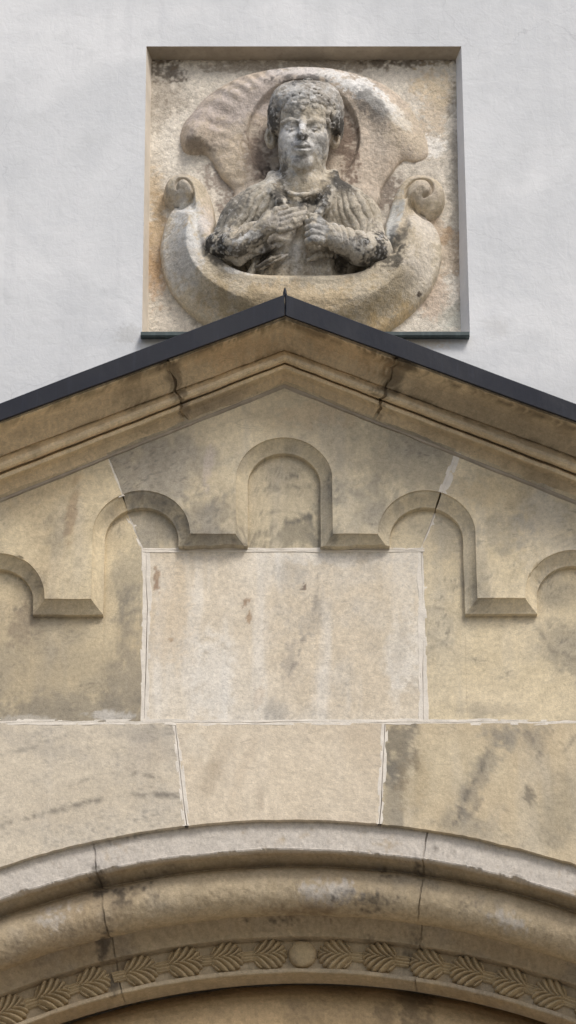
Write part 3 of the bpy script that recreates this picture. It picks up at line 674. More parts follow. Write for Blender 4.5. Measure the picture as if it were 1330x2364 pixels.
def arch_attrs(me, X, Y, Z, prof):
    U, Vv = to_px(X, Y, Z); fillet = (prof[:, 1] < 0.02) & (prof[:, 0] > rb - 0.001)
    wht = np.where(fillet[None, :], 0.75 + 0.35 * fbm(X, Y, Z, 6, 4), 0.0)
    wht = np.maximum(wht, 0.5 * np.where(fillet[None, :], 1, 0))
    wht += 0.6 * gblob(U, Vv, 770, 2060, 130, 46) + 0.4 * gblob(U, Vv, 140, 2120, 90, 50, -25) + 0.35 * gblob(U, Vv, 1180, 2130, 140, 40, 20)
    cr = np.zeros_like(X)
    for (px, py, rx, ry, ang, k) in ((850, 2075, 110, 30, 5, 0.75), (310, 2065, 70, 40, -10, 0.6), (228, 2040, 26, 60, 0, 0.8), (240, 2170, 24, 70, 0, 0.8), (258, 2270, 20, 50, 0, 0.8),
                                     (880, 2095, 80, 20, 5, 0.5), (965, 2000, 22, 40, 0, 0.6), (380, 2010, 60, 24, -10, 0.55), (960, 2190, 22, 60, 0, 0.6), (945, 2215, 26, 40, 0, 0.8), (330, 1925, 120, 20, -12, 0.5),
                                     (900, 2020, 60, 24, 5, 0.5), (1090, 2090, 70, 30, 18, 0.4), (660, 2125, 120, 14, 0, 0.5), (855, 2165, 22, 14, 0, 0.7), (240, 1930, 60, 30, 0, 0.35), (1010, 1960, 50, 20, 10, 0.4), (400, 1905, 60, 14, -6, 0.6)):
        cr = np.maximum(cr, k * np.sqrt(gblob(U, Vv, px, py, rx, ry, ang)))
    ru = np.clip(0.5 * gblob(U, Vv, 300, 2230, 120, 60) + 0.4 * gblob(U, Vv, 700, 2100, 200, 40), 0, 1)
    col = stone_color(X.ravel(), Y.ravel(), Z.ravel(), seed=90, **SK_ARCH); tx = (0.6 * fbm(X, Y, Z, 26, 7, 5, 0.65) + 0.5 * fbm(X, Y, Z, 110, 8, 2, 0.6)).ravel()
    col = mixc(col, c3(202, 194, 182), 0.85 * sstep(0.1, 0.6, wht.ravel() + 0.7 * tx) * sstep(0.02, 0.2, wht.ravel()))
    col = mixc(col, c3(118, 96, 68), 0.6 * sstep(0.1, 0.6, ru.ravel() + 0.6 * tx))
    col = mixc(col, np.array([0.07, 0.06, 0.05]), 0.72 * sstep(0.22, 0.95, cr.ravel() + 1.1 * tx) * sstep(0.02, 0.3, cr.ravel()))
    put_col(me, col)
ga = 0.0010
far = lambda s: np.concatenate([[s * (math.pi / 2 + ZC / 10)], np.linspace(s * math.pi / 2, s * 0.62, 40)])
arch_mid = arch_left = arch_right = None
def arch_stone(angs, seed, label):
    me, X, Y, Z = sweep('arch_stone', prof, angs, None, portal, seed); arch_attrs(me, X, Y, Z, prof)
    o = link('arch_stone', me, M['stone'], portal, False); o['label'] = label; return o
arch_mid = arch_stone(np.linspace(JLA + ga, JRA - ga, 420), 41, 'middle moulded arch stone with the round boss')
arch_left = arch_stone(np.concatenate([far(-1), np.linspace(-0.615, JLA - ga, 420)]), 41, 'left moulded arch stone')
arch_right = arch_stone(np.concatenate([np.linspace(JRA + ga, 0.615, 480), far(1)[::-1]]), 41, 'right moulded arch stone')
for JA_, sd in ((JLA, 1), (JRA, 2)):      # dirty mortar in the two arch joints
    pr = prof.copy(); pr[:, 1] += 0.0035; pr[:, 0] += 0.002
    me, X, Y, Z = sweep('mortar_joint', pr, np.linspace(JA_ - 0.003, JA_ + 0.003, 4), None, portal, 50 + sd); arch_attrs(me, X, Y, Z, pr); link('mortar_joint', me, M['stone'], portal)

# --- palmette leaves of the arch band
def leaf_mesh(seed=0):
    nu, nv = 100, 70
    L, H = 0.105, 0.040
    s = np.linspace(-0.002, L + 0.002, nu)[:, None]; r = np.linspace(-H - 0.002, H + 0.002, nv)[None, :]
    s, r = np.broadcast_arrays(s, r); s = s + 0.0012 * noise(s, r, 0 * s, 45, seed); r = r + 0.0012 * noise(s, r, 0 * s, 45, seed + 1); ar = np.abs(r)
    # lobes fan out of the stem and bend away from the midrib
    ds = s - 0.016
    ph = (s - 0.046 * (ar / 0.0375) ** 0.46) / 0.0168 + 0.15
    crest = np.abs(np.cos(np.pi * ph)) ** 0.7
    e = np.sqrt(np.clip((s - 0.0645) / 0.0400, -2, 2) ** 2 + (ar / 0.0375) ** 2) / (0.86 + 0.14 * crest)
    ins = e < 1
    edge = np.clip((1 - e) / 0.30, 0, 1)
    hf = (0.0055 + 0.0105 * np.sqrt(edge)) * (0.28 + 0.72 * crest) * (0.8 + 0.2 * sstep(0, 0.03, ds))
    stem = np.where((ar < 0.0115) & (s < 0.040), 0.0085 * (0.40 + 0.60 * np.abs(np.sin(np.pi * r / 0.0078))), -1)
    h = np.where(ins, hf, -1); h = np.maximum(h, stem); inside = h > 0
    h = np.where(inside, h + 0.0012 * noise(s, r, 0 * s, 70, seed + 5) - 0.006 * np.clip(noise(s, r, 0 * s, 28, seed + 9) - 0.45, 0, 1), -0.004)
    V = np.stack([s.ravel(), r.ravel(), h.ravel()], 1); Fq = grid_faces(nu, nv)
    keep = inside.ravel()[Fq].any(1); me = mesh_np('carved_leaf', V, Fq[keep])
    bm = bmesh.new(); bm.from_mesh(me); bmesh.ops.delete(bm, geom=[v for v in bm.verts if not v.link_faces], context='VERTS')
    bmesh.ops.smooth_vert(bm, verts=bm.verts, factor=0.3, use_axis_x=True, use_axis_y=True, use_axis_z=True); bm.to_mesh(me); bm.free()
    me.materials.append(M['leaf']); me.polygons.foreach_set('use_smooth', np.ones(len(me.polygons), bool))
    if sum(p.normal.z for p in me.polygons) < 0: me.flip_normals()
    return me
leaves = [leaf_mesh(11), leaf_mesh(23), leaf_mesh(37), leaf_mesh(52)]; n_leaf = [0]
XB = ARC_X0 + 0.11 * YB
def ang_at(px):
    return math.asin((P3(px, 2200, YB)[0] - XB) / R_BAND)
def place_leaf(a, d, k, parent):
    t = Vector((math.cos(a), 0, -math.sin(a))) * d; out = Vector((0, -1, 0)); rad = out.cross(t)
    n_leaf[0] += 1; o = bpy.data.objects.new('carved_leaf', leaves[n_leaf[0] * 3 % 4]); C.objects.link(o)
    base = Vector((XB + R_BAND * math.sin(a), YB + 0.0005, ZC + R_BAND * math.cos(a)))
    Mx = Matrix((t, rad, out)).transposed().to_4x4(); Mx = Matrix.Translation(base) @ Mx @ Matrix.Diagonal((k[0], k[1], k[2], 1))
    o.parent = parent; o.matrix_world = Mx
    return o
rnd = random.Random(4)
AL = 0.103 / R_BAND
for i, tip in enumerate((664, 566, 466, 367, 258, 161, 66, -30, -124)):
    a = ang_at(tip) - AL; sc = 0.97 + 0.06 * rnd.random()
    place_leaf(a, 1, (sc, 0.98 + 0.07 * rnd.random(), 1.15 + 0.5 * rnd.random()), arch_mid if tip > 262 else arch_left)
for i, tip in enumerate((735, 837, 947, 1039, 1137, 1226, 1322, 1415)):
    a = ang_at(tip) + AL; sc = 0.97 + 0.06 * rnd.random()
    place_leaf(a, -1, (sc, 0.98 + 0.07 * rnd.random(), 1.15 + 0.5 * rnd.random()), arch_mid if tip < 940 else arch_right)
# round boss between the two rows of leaves
a = ang_at(698.5); cx, cz = XB + R_BAND * math.sin(a), ZC + R_BAND * math.cos(a); Vb, nb, nr = [], 48, 12
rad = 0.0315
for i in range(nr):
    t = i / (nr - 1); ph = t * math.pi / 2 * 1.0
    rr = rad * (math.sin(ph) ** 0.62 if i else 0.0); yy = 0.0225 * math.cos(ph) ** 0.55 if i < nr - 1 else -0.004
    for k in range(nb):
        q = 2 * math.pi * k / nb; j = 1 + 0.012 * math.sin(3 * q + 1) + 0.008 * math.sin(7 * q)
        Vb.append((cx + rr * j * math.cos(q), YB - yy + 0.0012 * math.sin(5 * q + 9 * t) * t, cz + rr * j * math.sin(q)))
Fb = [(i * nb + k, i * nb + (k + 1) % nb, (i + 1) * nb + (k + 1) % nb, (i + 1) * nb + k) for i in range(nr - 1) for k in range(nb)]
me = mesh_py('round_boss', Vb, Fb); bm = bmesh.new(); bm.from_mesh(me); bmesh.ops.remove_doubles(bm, verts=bm.verts, dist=1e-5); bmesh.ops.recalc_face_normals(bm, faces=bm.faces); bm.to_mesh(me); bm.free()
if sum(p.normal.y * p.area for p in me.polygons) > 0: me.flip_normals()
o = link('round_boss', me, M['leaf'], arch_mid, True)

# --- inner roll and the stone filling behind it
ipr = [(2272, 0.380), (2276, 0.350), (2284, 0.326), (2296, 0.306), (2312, 0.291), (2330, 0.281), (2352, 0.275), (2378, 0.275), (2402, 0.283), (2424, 0.298), (2444, 0.325), (2456, 0.36), (2460, 0.43)]
q = np.array(ipr, float); tq = np.linspace(0, len(q) - 1, 48); ip = [(r_of(np.interp(t, np.arange(len(q)), q[:, 0]), np.interp(t, np.arange(len(q)), q[:, 1])), np.interp(t, np.arange(len(q)), q[:, 1])) for t in tq]
ip = [(rr1 + 0.02, 0.395)] + ip
me, X, Y, Z = sweep('inner_arch', ip, np.concatenate([far(-1), np.linspace(-0.615, 0.615, 500), far(1)[::-1]]), None, portal, 44)
paint(me, seed=95, **SK_DEEP); o = link('inner_arch', me, M['stone'], portal, False)
rt = ip[-1][0]; n = 60
vt = [(ARC_X0 - rt, 0.42, 0.0)] + [(ARC_X0 + 0.03 + (rt + 0.05) * math.sin(t), 0.42, ZC + (rt + 0.05) * math.cos(t)) for t in np.linspace(-math.pi / 2, math.pi / 2, n)] + [(ARC_X0 + rt, 0.42, 0.0)]
link('tympanum', mesh_py('tympanum', vt, [tuple(range(len(vt)))[::-1]]), M['leaf'], portal)
# piers beside the arch, below the picture
zt2 = ZC + R0 * math.cos(1.2)
for s in (-1, 1):
    x0, x1 = ARC_X0 + s * R0, s * XLIM
    link('pier', box_mesh('pier', min(x0, x1), max(x0, x1), YL, 0.06, 0, ZC), M['leaf'], portal)
    t = np.linspace(1.0, math.pi / 2, 16); Vp = [(ARC_X0 + s * R0 * math.sin(q), YL, ZC + R0 * math.cos(q)) for q in t] + [(x1, YL, ZC), (x1, YL, ZB), (ARC_X0 + s * R0 * math.sin(1.0), YL, ZB)]
    link('pier', mesh_py('pier', Vp, [tuple(range(len(Vp)))]), M['leaf'], portal)

# ------------------------------------------------------------------ stone relief in the recess
relief = thing('stone_relief', 'weathered square stone relief of a half-length robed figure in a crescent-shaped boat', 'relief', tuple(P3(705, 768, YS)))
def pt(px, py, c): return P3(px, py, YS - c)
BEIGE, ROSE, SAND = (206, 190, 164), (196, 176, 156), (204, 182, 146)
def sd_poly(X, Z, poly):
    """signed distance (negative inside) to a closed outline in the facade plane"""
    d = np.full(X.shape, 1e9); ins = np.zeros(X.shape, bool); n = len(poly)
    for i in range(n):
        x0, z0 = poly[i]; x1, z1 = poly[(i + 1) % n]; ex, ez = x1 - x0, z1 - z0
        t = np.clip(((X - x0) * ex + (Z - z0) * ez) / (ex * ex + ez * ez + 1e-15), 0, 1)
        d = np.minimum(d, (X - x0 - t * ex) ** 2 + (Z - z0 - t * ez) ** 2)
        c = ((z0 > Z) != (z1 > Z)) & (X < ex * (Z - z0) / (ez if abs(ez) > 1e-12 else 1e-12) + x0); ins ^= c
    d = np.sqrt(d); return np.where(ins, -d, d)
def line_d(X, Z, pts):
    return poly_dist(X, Z, pts)
def smooth_loop(pts, k=6, closed=True):
    p = np.array(pts, float); n = len(p); out = []
    for i in range(n if closed else n - 1):
        a, b, c, d = (p[(i - 1) % n], p[i], p[(i + 1) % n], p[(i + 2) % n]) if closed else (p[max(i - 1, 0)], p[i], p[i + 1], p[min(i + 2, n - 1)])
        for t in np.arange(k) / k:
            out.append(0.5 * ((2 * b) + (c - a) * t + (2 * a - 5 * b + 4 * c - d) * t * t + (3 * b - a - 3 * c + d) * t ** 3))
    if not closed: out.append(p[-1])
    return np.array(out)
def wpts(pts, c=None):
    """(px, py, c) -> (X, Z)"""
    r = []
    for q in pts:
        a = pt(q[0], q[1], q[2] if len(q) > 2 else c); r.append((a[0], a[2]))
    return r
def relief_grid(px0, py0, px1, py1, step):
    a = pt(px0, py1, 0.0); b = pt(px1, py0, 0.0)
    xs = np.arange(a[0], b[0], step); zs = np.arange(a[2], b[2], step)
    return np.meshgrid(xs, zs, indexing='ij')
def relief_color(X, Y, Z, base=BEIGE, alt=ROSE, grey=(176, 166, 150), seed=120, blobs=(), veins=(), **kw):
    return stone_color(X, Y, Z, base, alt, grey, seed=seed, blobs=blobs, veins=veins, gmix=0.45, bed=0.1, streak=0.12, pits=0.45, crusty=True, **kw)
def hf_object(name, X, Z, H, keep, col_kw, parent=relief, mat='stone_rough', seed=0):
    """a carved height field standing out of the slab"""
    Y = YS - H; n, m = X.shape
    Fq = grid_faces(n, m); Fq = Fq[keep.ravel()[Fq].any(1)]
    used, inv = np.unique(Fq, return_inverse=True)
    V = np.stack([X.ravel(), Y.ravel(), Z.ravel()], 1)[used]; me = mesh_np(name, V, inv.reshape(Fq.shape))
    put_col(me, relief_color(V[:, 0], V[:, 1], V[:, 2], **col_kw))
    return link(name, me, M[mat], parent, True)
STEP = 0.0021
# --- slab
X, Z = relief_grid(322, 92, 1100, 800, STEP)
H = 0.0045 * fbm(X, 0 * X, Z, 9, 201, 4, 0.5) + 0.0035 * fbm(X, 0 * X, Z, 55, 202, 4, 0.7)
U, Vv = to_px(X, YS + 0 * X, Z)
H += 0.006 * sstep(150, 128, Vv + 6 * fbm(X, 0 * X, Z, 30, 4)) * -1
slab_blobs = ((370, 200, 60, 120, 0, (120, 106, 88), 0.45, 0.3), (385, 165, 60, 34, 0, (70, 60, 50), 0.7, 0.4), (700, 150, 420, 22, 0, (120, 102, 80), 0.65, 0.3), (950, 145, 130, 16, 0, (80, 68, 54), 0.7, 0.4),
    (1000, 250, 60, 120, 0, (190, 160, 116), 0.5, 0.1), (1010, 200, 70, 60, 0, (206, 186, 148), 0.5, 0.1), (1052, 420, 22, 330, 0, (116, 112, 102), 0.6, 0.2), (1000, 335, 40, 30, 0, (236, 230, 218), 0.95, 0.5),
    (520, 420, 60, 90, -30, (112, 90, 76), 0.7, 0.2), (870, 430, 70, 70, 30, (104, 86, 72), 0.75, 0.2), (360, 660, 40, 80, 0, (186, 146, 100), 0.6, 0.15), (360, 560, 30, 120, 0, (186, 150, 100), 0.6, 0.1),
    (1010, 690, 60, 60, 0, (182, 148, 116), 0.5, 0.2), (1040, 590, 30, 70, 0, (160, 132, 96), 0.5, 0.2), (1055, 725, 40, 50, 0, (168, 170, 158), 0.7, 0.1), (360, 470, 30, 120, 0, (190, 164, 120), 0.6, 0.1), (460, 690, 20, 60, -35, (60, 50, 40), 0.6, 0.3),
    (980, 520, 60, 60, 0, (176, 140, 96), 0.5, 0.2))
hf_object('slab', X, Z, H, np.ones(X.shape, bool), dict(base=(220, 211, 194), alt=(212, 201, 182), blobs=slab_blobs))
# --- billowing veil behind the head
vo = [(423, 343), (416, 312), (424, 280), (446, 254), (466, 228), (505, 198), (556, 172), (615, 157), (690, 150), (770, 155), (842, 171), (902, 199), (946, 240), (970, 280), (986, 318), (988, 352), (962, 368), (930, 366),
      (905, 395), (880, 432), (862, 480), (700, 560), (545, 480), (540, 436), (508, 400), (488, 366), (470, 350), (446, 352)]
poly = smooth_loop(wpts(vo, 0.015), 4)
X, Z = relief_grid(405, 140, 1000, 520, STEP); d = sd_poly(X, Z, poly)
ridge = wpts([(452, 318), (478, 262), (545, 212), (630, 182), (705, 170), (785, 182), (852, 226), (915, 274), (960, 318)], 0.04)
rd = line_d(X, Z, smooth_loop(ridge, 5, False)); U, Vv = to_px(X, YS - 0.03 + 0 * X, Z)
H = 0.016 + 0.016 * np.exp(-(rd / 0.040) ** 2) + 0.012 * sstep(0.0, 0.06, -d)
ang = np.arctan2(300 - Vv, U - 700)
fold = np.sin(ang * 40 + 4.5 * fbm(X, 0 * X, Z, 8, 211) + (np.hypot(U - 700, Vv - 300)) * 0.035)
H += (0.0014 + 0.0024 * sstep(720, 600, U)) * fold * (0.6 + 0.8 * fbm(X, 0 * X, Z, 7, 219, 2)) * sstep(150, 190, np.hypot(U - 700, (Vv - 320) * 1.05)) * sstep(0.004, 0.02, -d) * (0.75 + 0.25 * np.tanh((700 - U) / 60))
lobe = pt(452, 318, 0.03); H += 0.020 * np.exp(-(((X - lobe[0]) / 0.030) ** 2 + ((Z - lobe[2]) / 0.034) ** 2))
H = H * (1 - 0.7 * sstep(890, 985, U)); hc = pt(700, 318, 0.02); hr = np.hypot((X - hc[0]) / 0.142, (Z - hc[2]) / 0.160); hol = sstep(1.0, 0.93, hr)
under = sstep(0.0, 0.02, rd) * 0
H = H * (1 - hol) + (0.002 + 0.012 * hr ** 2) * hol
H += 0.004 * fbm(X, 0 * X, Z, 12, 213) + 0.0022 * fbm(X, 0 * X, Z, 70, 214, 3, 0.7)
rnd_edge = np.sqrt(np.clip(1 - (1 - np.clip(-d / 0.022, 0, 1)) ** 2, 0, 1)); H = np.where(d < 0, H * rnd_edge, -0.01)
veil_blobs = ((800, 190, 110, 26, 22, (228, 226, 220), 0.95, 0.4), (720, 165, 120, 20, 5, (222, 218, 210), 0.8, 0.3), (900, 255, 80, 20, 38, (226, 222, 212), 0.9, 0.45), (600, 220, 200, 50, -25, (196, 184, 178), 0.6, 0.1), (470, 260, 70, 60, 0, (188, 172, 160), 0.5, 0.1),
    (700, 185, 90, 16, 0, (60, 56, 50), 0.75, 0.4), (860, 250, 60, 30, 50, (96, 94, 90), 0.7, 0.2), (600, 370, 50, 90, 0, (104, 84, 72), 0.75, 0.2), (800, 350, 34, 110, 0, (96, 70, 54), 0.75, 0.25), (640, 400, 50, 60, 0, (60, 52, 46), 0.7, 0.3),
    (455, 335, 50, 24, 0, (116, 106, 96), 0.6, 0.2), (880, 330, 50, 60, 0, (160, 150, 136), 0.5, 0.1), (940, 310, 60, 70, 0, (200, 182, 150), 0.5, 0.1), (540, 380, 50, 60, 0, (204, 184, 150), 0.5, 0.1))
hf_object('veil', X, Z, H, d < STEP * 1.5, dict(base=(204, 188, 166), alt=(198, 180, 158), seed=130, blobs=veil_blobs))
# --- crescent boat with rolled ends
bo = [(400, 474, .03), (383, 512, .02), (371, 562, .02), (374, 612, .02), (391, 660, .02), (424, 704, .02), (470, 741, .02), (540, 780, .02), (620, 805, .02), (695, 812, .02), (770, 805, .02), (850, 784, .02), (906, 753, .02), (960, 708, .02), (997, 662, .02),
      (1016, 615, .02), (1021, 572, .02), (1010, 532, .02), (988, 500, .03), (970, 482, .04), (985, 486, .05), (1005, 482, .05), (1022, 466, .05), (1029, 440, .05), (1020, 412, .05), (994, 394, .05), (958, 390, .05), (932, 403, .05), (914, 432, .05), (899, 474, .05),
      (886, 520, .06), (884, 556, .08), (870, 588, .10), (840, 612, .11), (780, 622, .11), (700, 624, .11), (600, 622, .11), (548, 611, .11), (512, 592, .10), (490, 566, .08), (497, 524, .06), (497, 482, .05), (486, 440, .05), (470, 411, .05), (450, 394, .05), (424, 387, .05), (396, 396, .05),
      (379, 420, .05), (380, 446, .05), (394, 460, .05), (412, 464, .05)]
poly = smooth_loop(wpts(bo), 3)
X, Z = relief_grid(360, 370, 1040, 835, STEP); d = sd_poly(X, Z, poly); di = -d
rim = wpts(bo[30:41]); rdist = line_d(X, Z, smooth_loop(rim, 4, False))
U, Vv = to_px(X, YS - 0.05 + 0 * X, Z)
H = 0.030 + 0.050 * sstep(0.0, 0.075, di) + 0.052 * np.exp(-(rdist / 0.060) ** 2) * sstep(470, 560, Vv)
# rolled scroll ends
for (cx, cy, rad, sgn) in ((411, 428, 38, 1), (985, 438, 48, -1)):
    q = pt(cx, cy, 0.05); rr = np.hypot(X - q[0], Z - q[2]) * 949; an = np.arctan2(Z - q[2], (X - q[0]) * sgn)
    bul = np.exp(-(rr / (rad * 0.95)) ** 4); H = H * (1 - 0.6 * bul) + 0.6 * bul * (0.046 + 0.016 * np.sqrt(np.clip(1 - (rr / rad) ** 2, 0, 1)))
for pts, wd, dp in (([(446, 446), (443, 428), (437, 415), (426, 409), (414, 411), (407, 421), (409, 432)], 0.0036, 0.013), ([(936, 446), (940, 424), (954, 409), (973, 405), (990, 412), (998, 427), (993, 442), (980, 448)], 0.0042, 0.015),
                    ([(442, 455), (450, 500), (455, 550), (470, 600)], 0.010, 0.011), ([(948, 455), (937, 510), (925, 555), (905, 590)], 0.011, 0.012), ([(398, 463), (420, 466), (436, 456), (444, 444)], 0.005, 0.012), ([(1012, 486), (988, 490), (968, 478), (955, 460)], 0.005, 0.014)):
    ld = line_d(X, Z, smooth_loop(wpts(pts, 0.06), 4, False)); H -= dp * np.exp(-(ld / wd) ** 2)
H += 0.0032 * fbm(X, 0 * X, Z, 10, 221) + 0.0026 * fbm(X * 0.6 + Z * 0.3, 0 * X, Z, 60, 224, 4, 0.7)
e = 0.010 + 0.006 * sstep(560, 700, Vv); rnd_edge = np.sqrt(np.clip(1 - (1 - np.clip(di / e, 0, 1)) ** 2, 0, 1)); rimw = np.exp(-(rdist / 0.03) ** 2) * sstep(540, 590, Vv); fl = 0.25 + 0.6 * rimw; H = np.where(d < 0, H * (fl + (1 - fl) * rnd_edge) + 0.012 * rimw, -0.01)
boat_blobs = ((420, 570, 60, 140, 0, (206, 204, 198), 0.75, 0.1), (980, 590, 44, 140, 0, (218, 208, 192), 0.6, 0.1), (440, 520, 40, 70, 10, (206, 206, 202), 0.7, 0.1), (905, 500, 22, 80, 12, (186, 190, 188), 0.8, 0.1), (410, 425, 50, 50, 0, (166, 158, 146), 0.6, 0.1), (985, 430, 60, 50, 0, (184, 170, 152), 0.5, 0.1),
    (700, 700, 260, 70, 0, (196, 168, 118), 0.6, 0.0), (560, 700, 120, 60, 30, (160, 142, 106), 0.5, 0.1), (860, 700, 120, 60, -30, (164, 146, 108), 0.5, 0.1), (500, 585, 40, 26, 20, (56, 54, 50), 0.8, 0.3), (890, 585, 60, 34, -30, (54, 52, 48), 0.8, 0.3), (920, 555, 30, 40, 30, (70, 68, 64), 0.6, 0.4),
    (600, 622, 90, 12, 0, (226, 222, 212), 0.8, 0.4), (970, 680, 8, 8, 0, (60, 48, 40), 0.9, 0.6), (860, 760, 120, 40, -25, (206, 176, 120), 0.6, 0.1), (480, 500, 24, 70, 0, (212, 196, 182), 0.5, 0.1))
hf_object('crescent_boat', X, Z, H, d < STEP * 1.5, dict(base=(208, 194, 166), alt=(200, 184, 154), seed=140, blobs=boat_blobs))

# --- the half-length figure: one continuous carved body (distance field -> surface)
def surface_nets(F, org, h):
    nx, ny, nz = F.shape; S = F < 0
    cnt = np.zeros((nx - 1, ny - 1, nz - 1), np.float32); acc = np.zeros((nx - 1, ny - 1, nz - 1, 3), np.float32)
    cor = [(i, j, k) for i in (0, 1) for j in (0, 1) for k in (0, 1)]
    def sub(A, c): return A[c[0]:nx - 1 + c[0], c[1]:ny - 1 + c[1], c[2]:nz - 1 + c[2]]
    for c in cor:
        for ax in range(3):
            if c[ax]: continue
            e = list(c); e[ax] = 1
            a, b = sub(F, c), sub(F, e); m = sub(S, c) != sub(S, e)
            t = np.where(m, a / np.where(m, a - b, 1), 0)
            cnt += m
            for q in range(3): acc[..., q] += np.where(m, c[q] + (t if q == ax else 0), 0)
    act = cnt > 0; idx = -np.ones(act.shape, np.int64); ii = np.argwhere(act); idx[act] = np.arange(len(ii))
    V = (ii + acc[act] / cnt[act][:, None]) * h + org
    faces = []
    for ax in range(3):
        sl0 = [slice(1, -1)] * 3; sl0[ax] = slice(0, -1); sl1 = [slice(1, -1)] * 3; sl1[ax] = slice(1, None)
        a, b = S[tuple(sl0)], S[tuple(sl1)]; m = np.argwhere(a != b); fl = a[tuple(m.T)]
        m = m + 1; m[:, ax] -= 1
        o1, o2 = [(1, 2), (2, 0), (0, 1)][ax]
        def at(d1, d2):
            q = m.copy(); q[:, o1] -= d1; q[:, o2] -= d2; return idx[tuple(q.T)]
        quad = np.stack([at(1, 1), at(0, 1), at(0, 0), at(1, 0)], 1); quad[~fl] = quad[~fl][:, ::-1]; faces.append(quad)
    return V, np.concatenate(faces)
class Field:
    def __init__(s, lo, hi, h):
        s.lo = np.array(lo); s.h = h; s.n = np.ceil((np.array(hi) - s.lo) / h).astype(int) + 1
        s.F = np.full(tuple(s.n), 0.05, np.float32)
    def region(s, lo, hi):
        a = np.clip(np.floor((np.array(lo) - s.lo) / s.h).astype(int), 0, s.n); b = np.clip(np.ceil((np.array(hi) - s.lo) / s.h).astype(int) + 1, 0, s.n)
        sl = tuple(slice(i, j) for i, j in zip(a, b))
        g = [(np.arange(i, j) * s.h + o).astype(np.float32) for i, j, o in zip(a, b, s.lo)]
        return sl, np.meshgrid(*g, indexing='ij')
    def blend(s, sl, d, k, op):
        A = s.F[sl]
        if op == 'add':
            hh = np.clip(0.5 + 0.5 * (A - d) / k, 0, 1); s.F[sl] = A + (d - A) * hh - k * hh * (1 - hh)
        else:
            hh = np.clip(0.5 - 0.5 * (A + d) / k, 0, 1); s.F[sl] = A + (-d - A) * hh + k * hh * (1 - hh)
    def ell(s, c, r, k=0.008, op='add', rx=0.0, rz=0.0, ry=0.0):
        r = np.array(r, float); m = max(r) + k * 1.2 + 0.008; sl, (x, y, z) = s.region(c - m, c + m)
        R = (Matrix.Rotation(math.radians(ry), 3, 'Y') @ Matrix.Rotation(math.radians(rz), 3, 'Z') @ Matrix.Rotation(math.radians(rx), 3, 'X')).inverted()
        p = [x - c[0], y - c[1], z - c[2]]; q = [R[i][0] * p[0] + R[i][1] * p[1] + R[i][2] * p[2] for i in range(3)]
        k0 = np.sqrt(sum((q[i] / r[i]) ** 2 for i in range(3))); k1 = np.sqrt(sum((q[i] / r[i] ** 2) ** 2 for i in range(3))) + 1e-6
        s.blend(sl, k0 * (k0 - 1) / k1, k, op)
    def cone(s, a, b, ra, rb, k=0.008, op='add', flat=1.0, warpf=None):
        m = max(ra, rb) + k * 1.2 + 0.008; sl, (x, y, z) = s.region(np.minimum(a, b) - m, np.maximum(a, b) + m)
        ba = b - a; L2 = float(ba @ ba); px, py, pz = x - a[0], y - a[1], z - a[2]
        t = np.clip((px * ba[0] + py * ba[1] + pz * ba[2]) / L2, 0, 1)
        d = np.sqrt((px - t * ba[0]) ** 2 + ((py - t * ba[1]) / flat) ** 2 + (pz - t * ba[2]) ** 2) - (ra + (rb - ra) * t)
        if warpf is not None: d = d + warpf(x, y, z, t)
        s.blend(sl, d * min(flat, 1.0), k, op)
    def chain(s, pts, rs, k=0.006, op='add', **kw):
        for i in range(len(pts) - 1): s.cone(pts[i], pts[i + 1], rs[i], rs[i + 1], k, op, **kw)
VOX = 0.0019
lo = np.minimum(pt(450, 640, 0.0), pt(450, 160, 0.25)); lo = np.array([pt(455, 400, 0.1)[0], YS - 0.235, pt(700, 668, 0.08)[2]]); hi = np.array([pt(915, 400, 0.1)[0], YS + 0.012, pt(700, 175, 0.06)[2]])
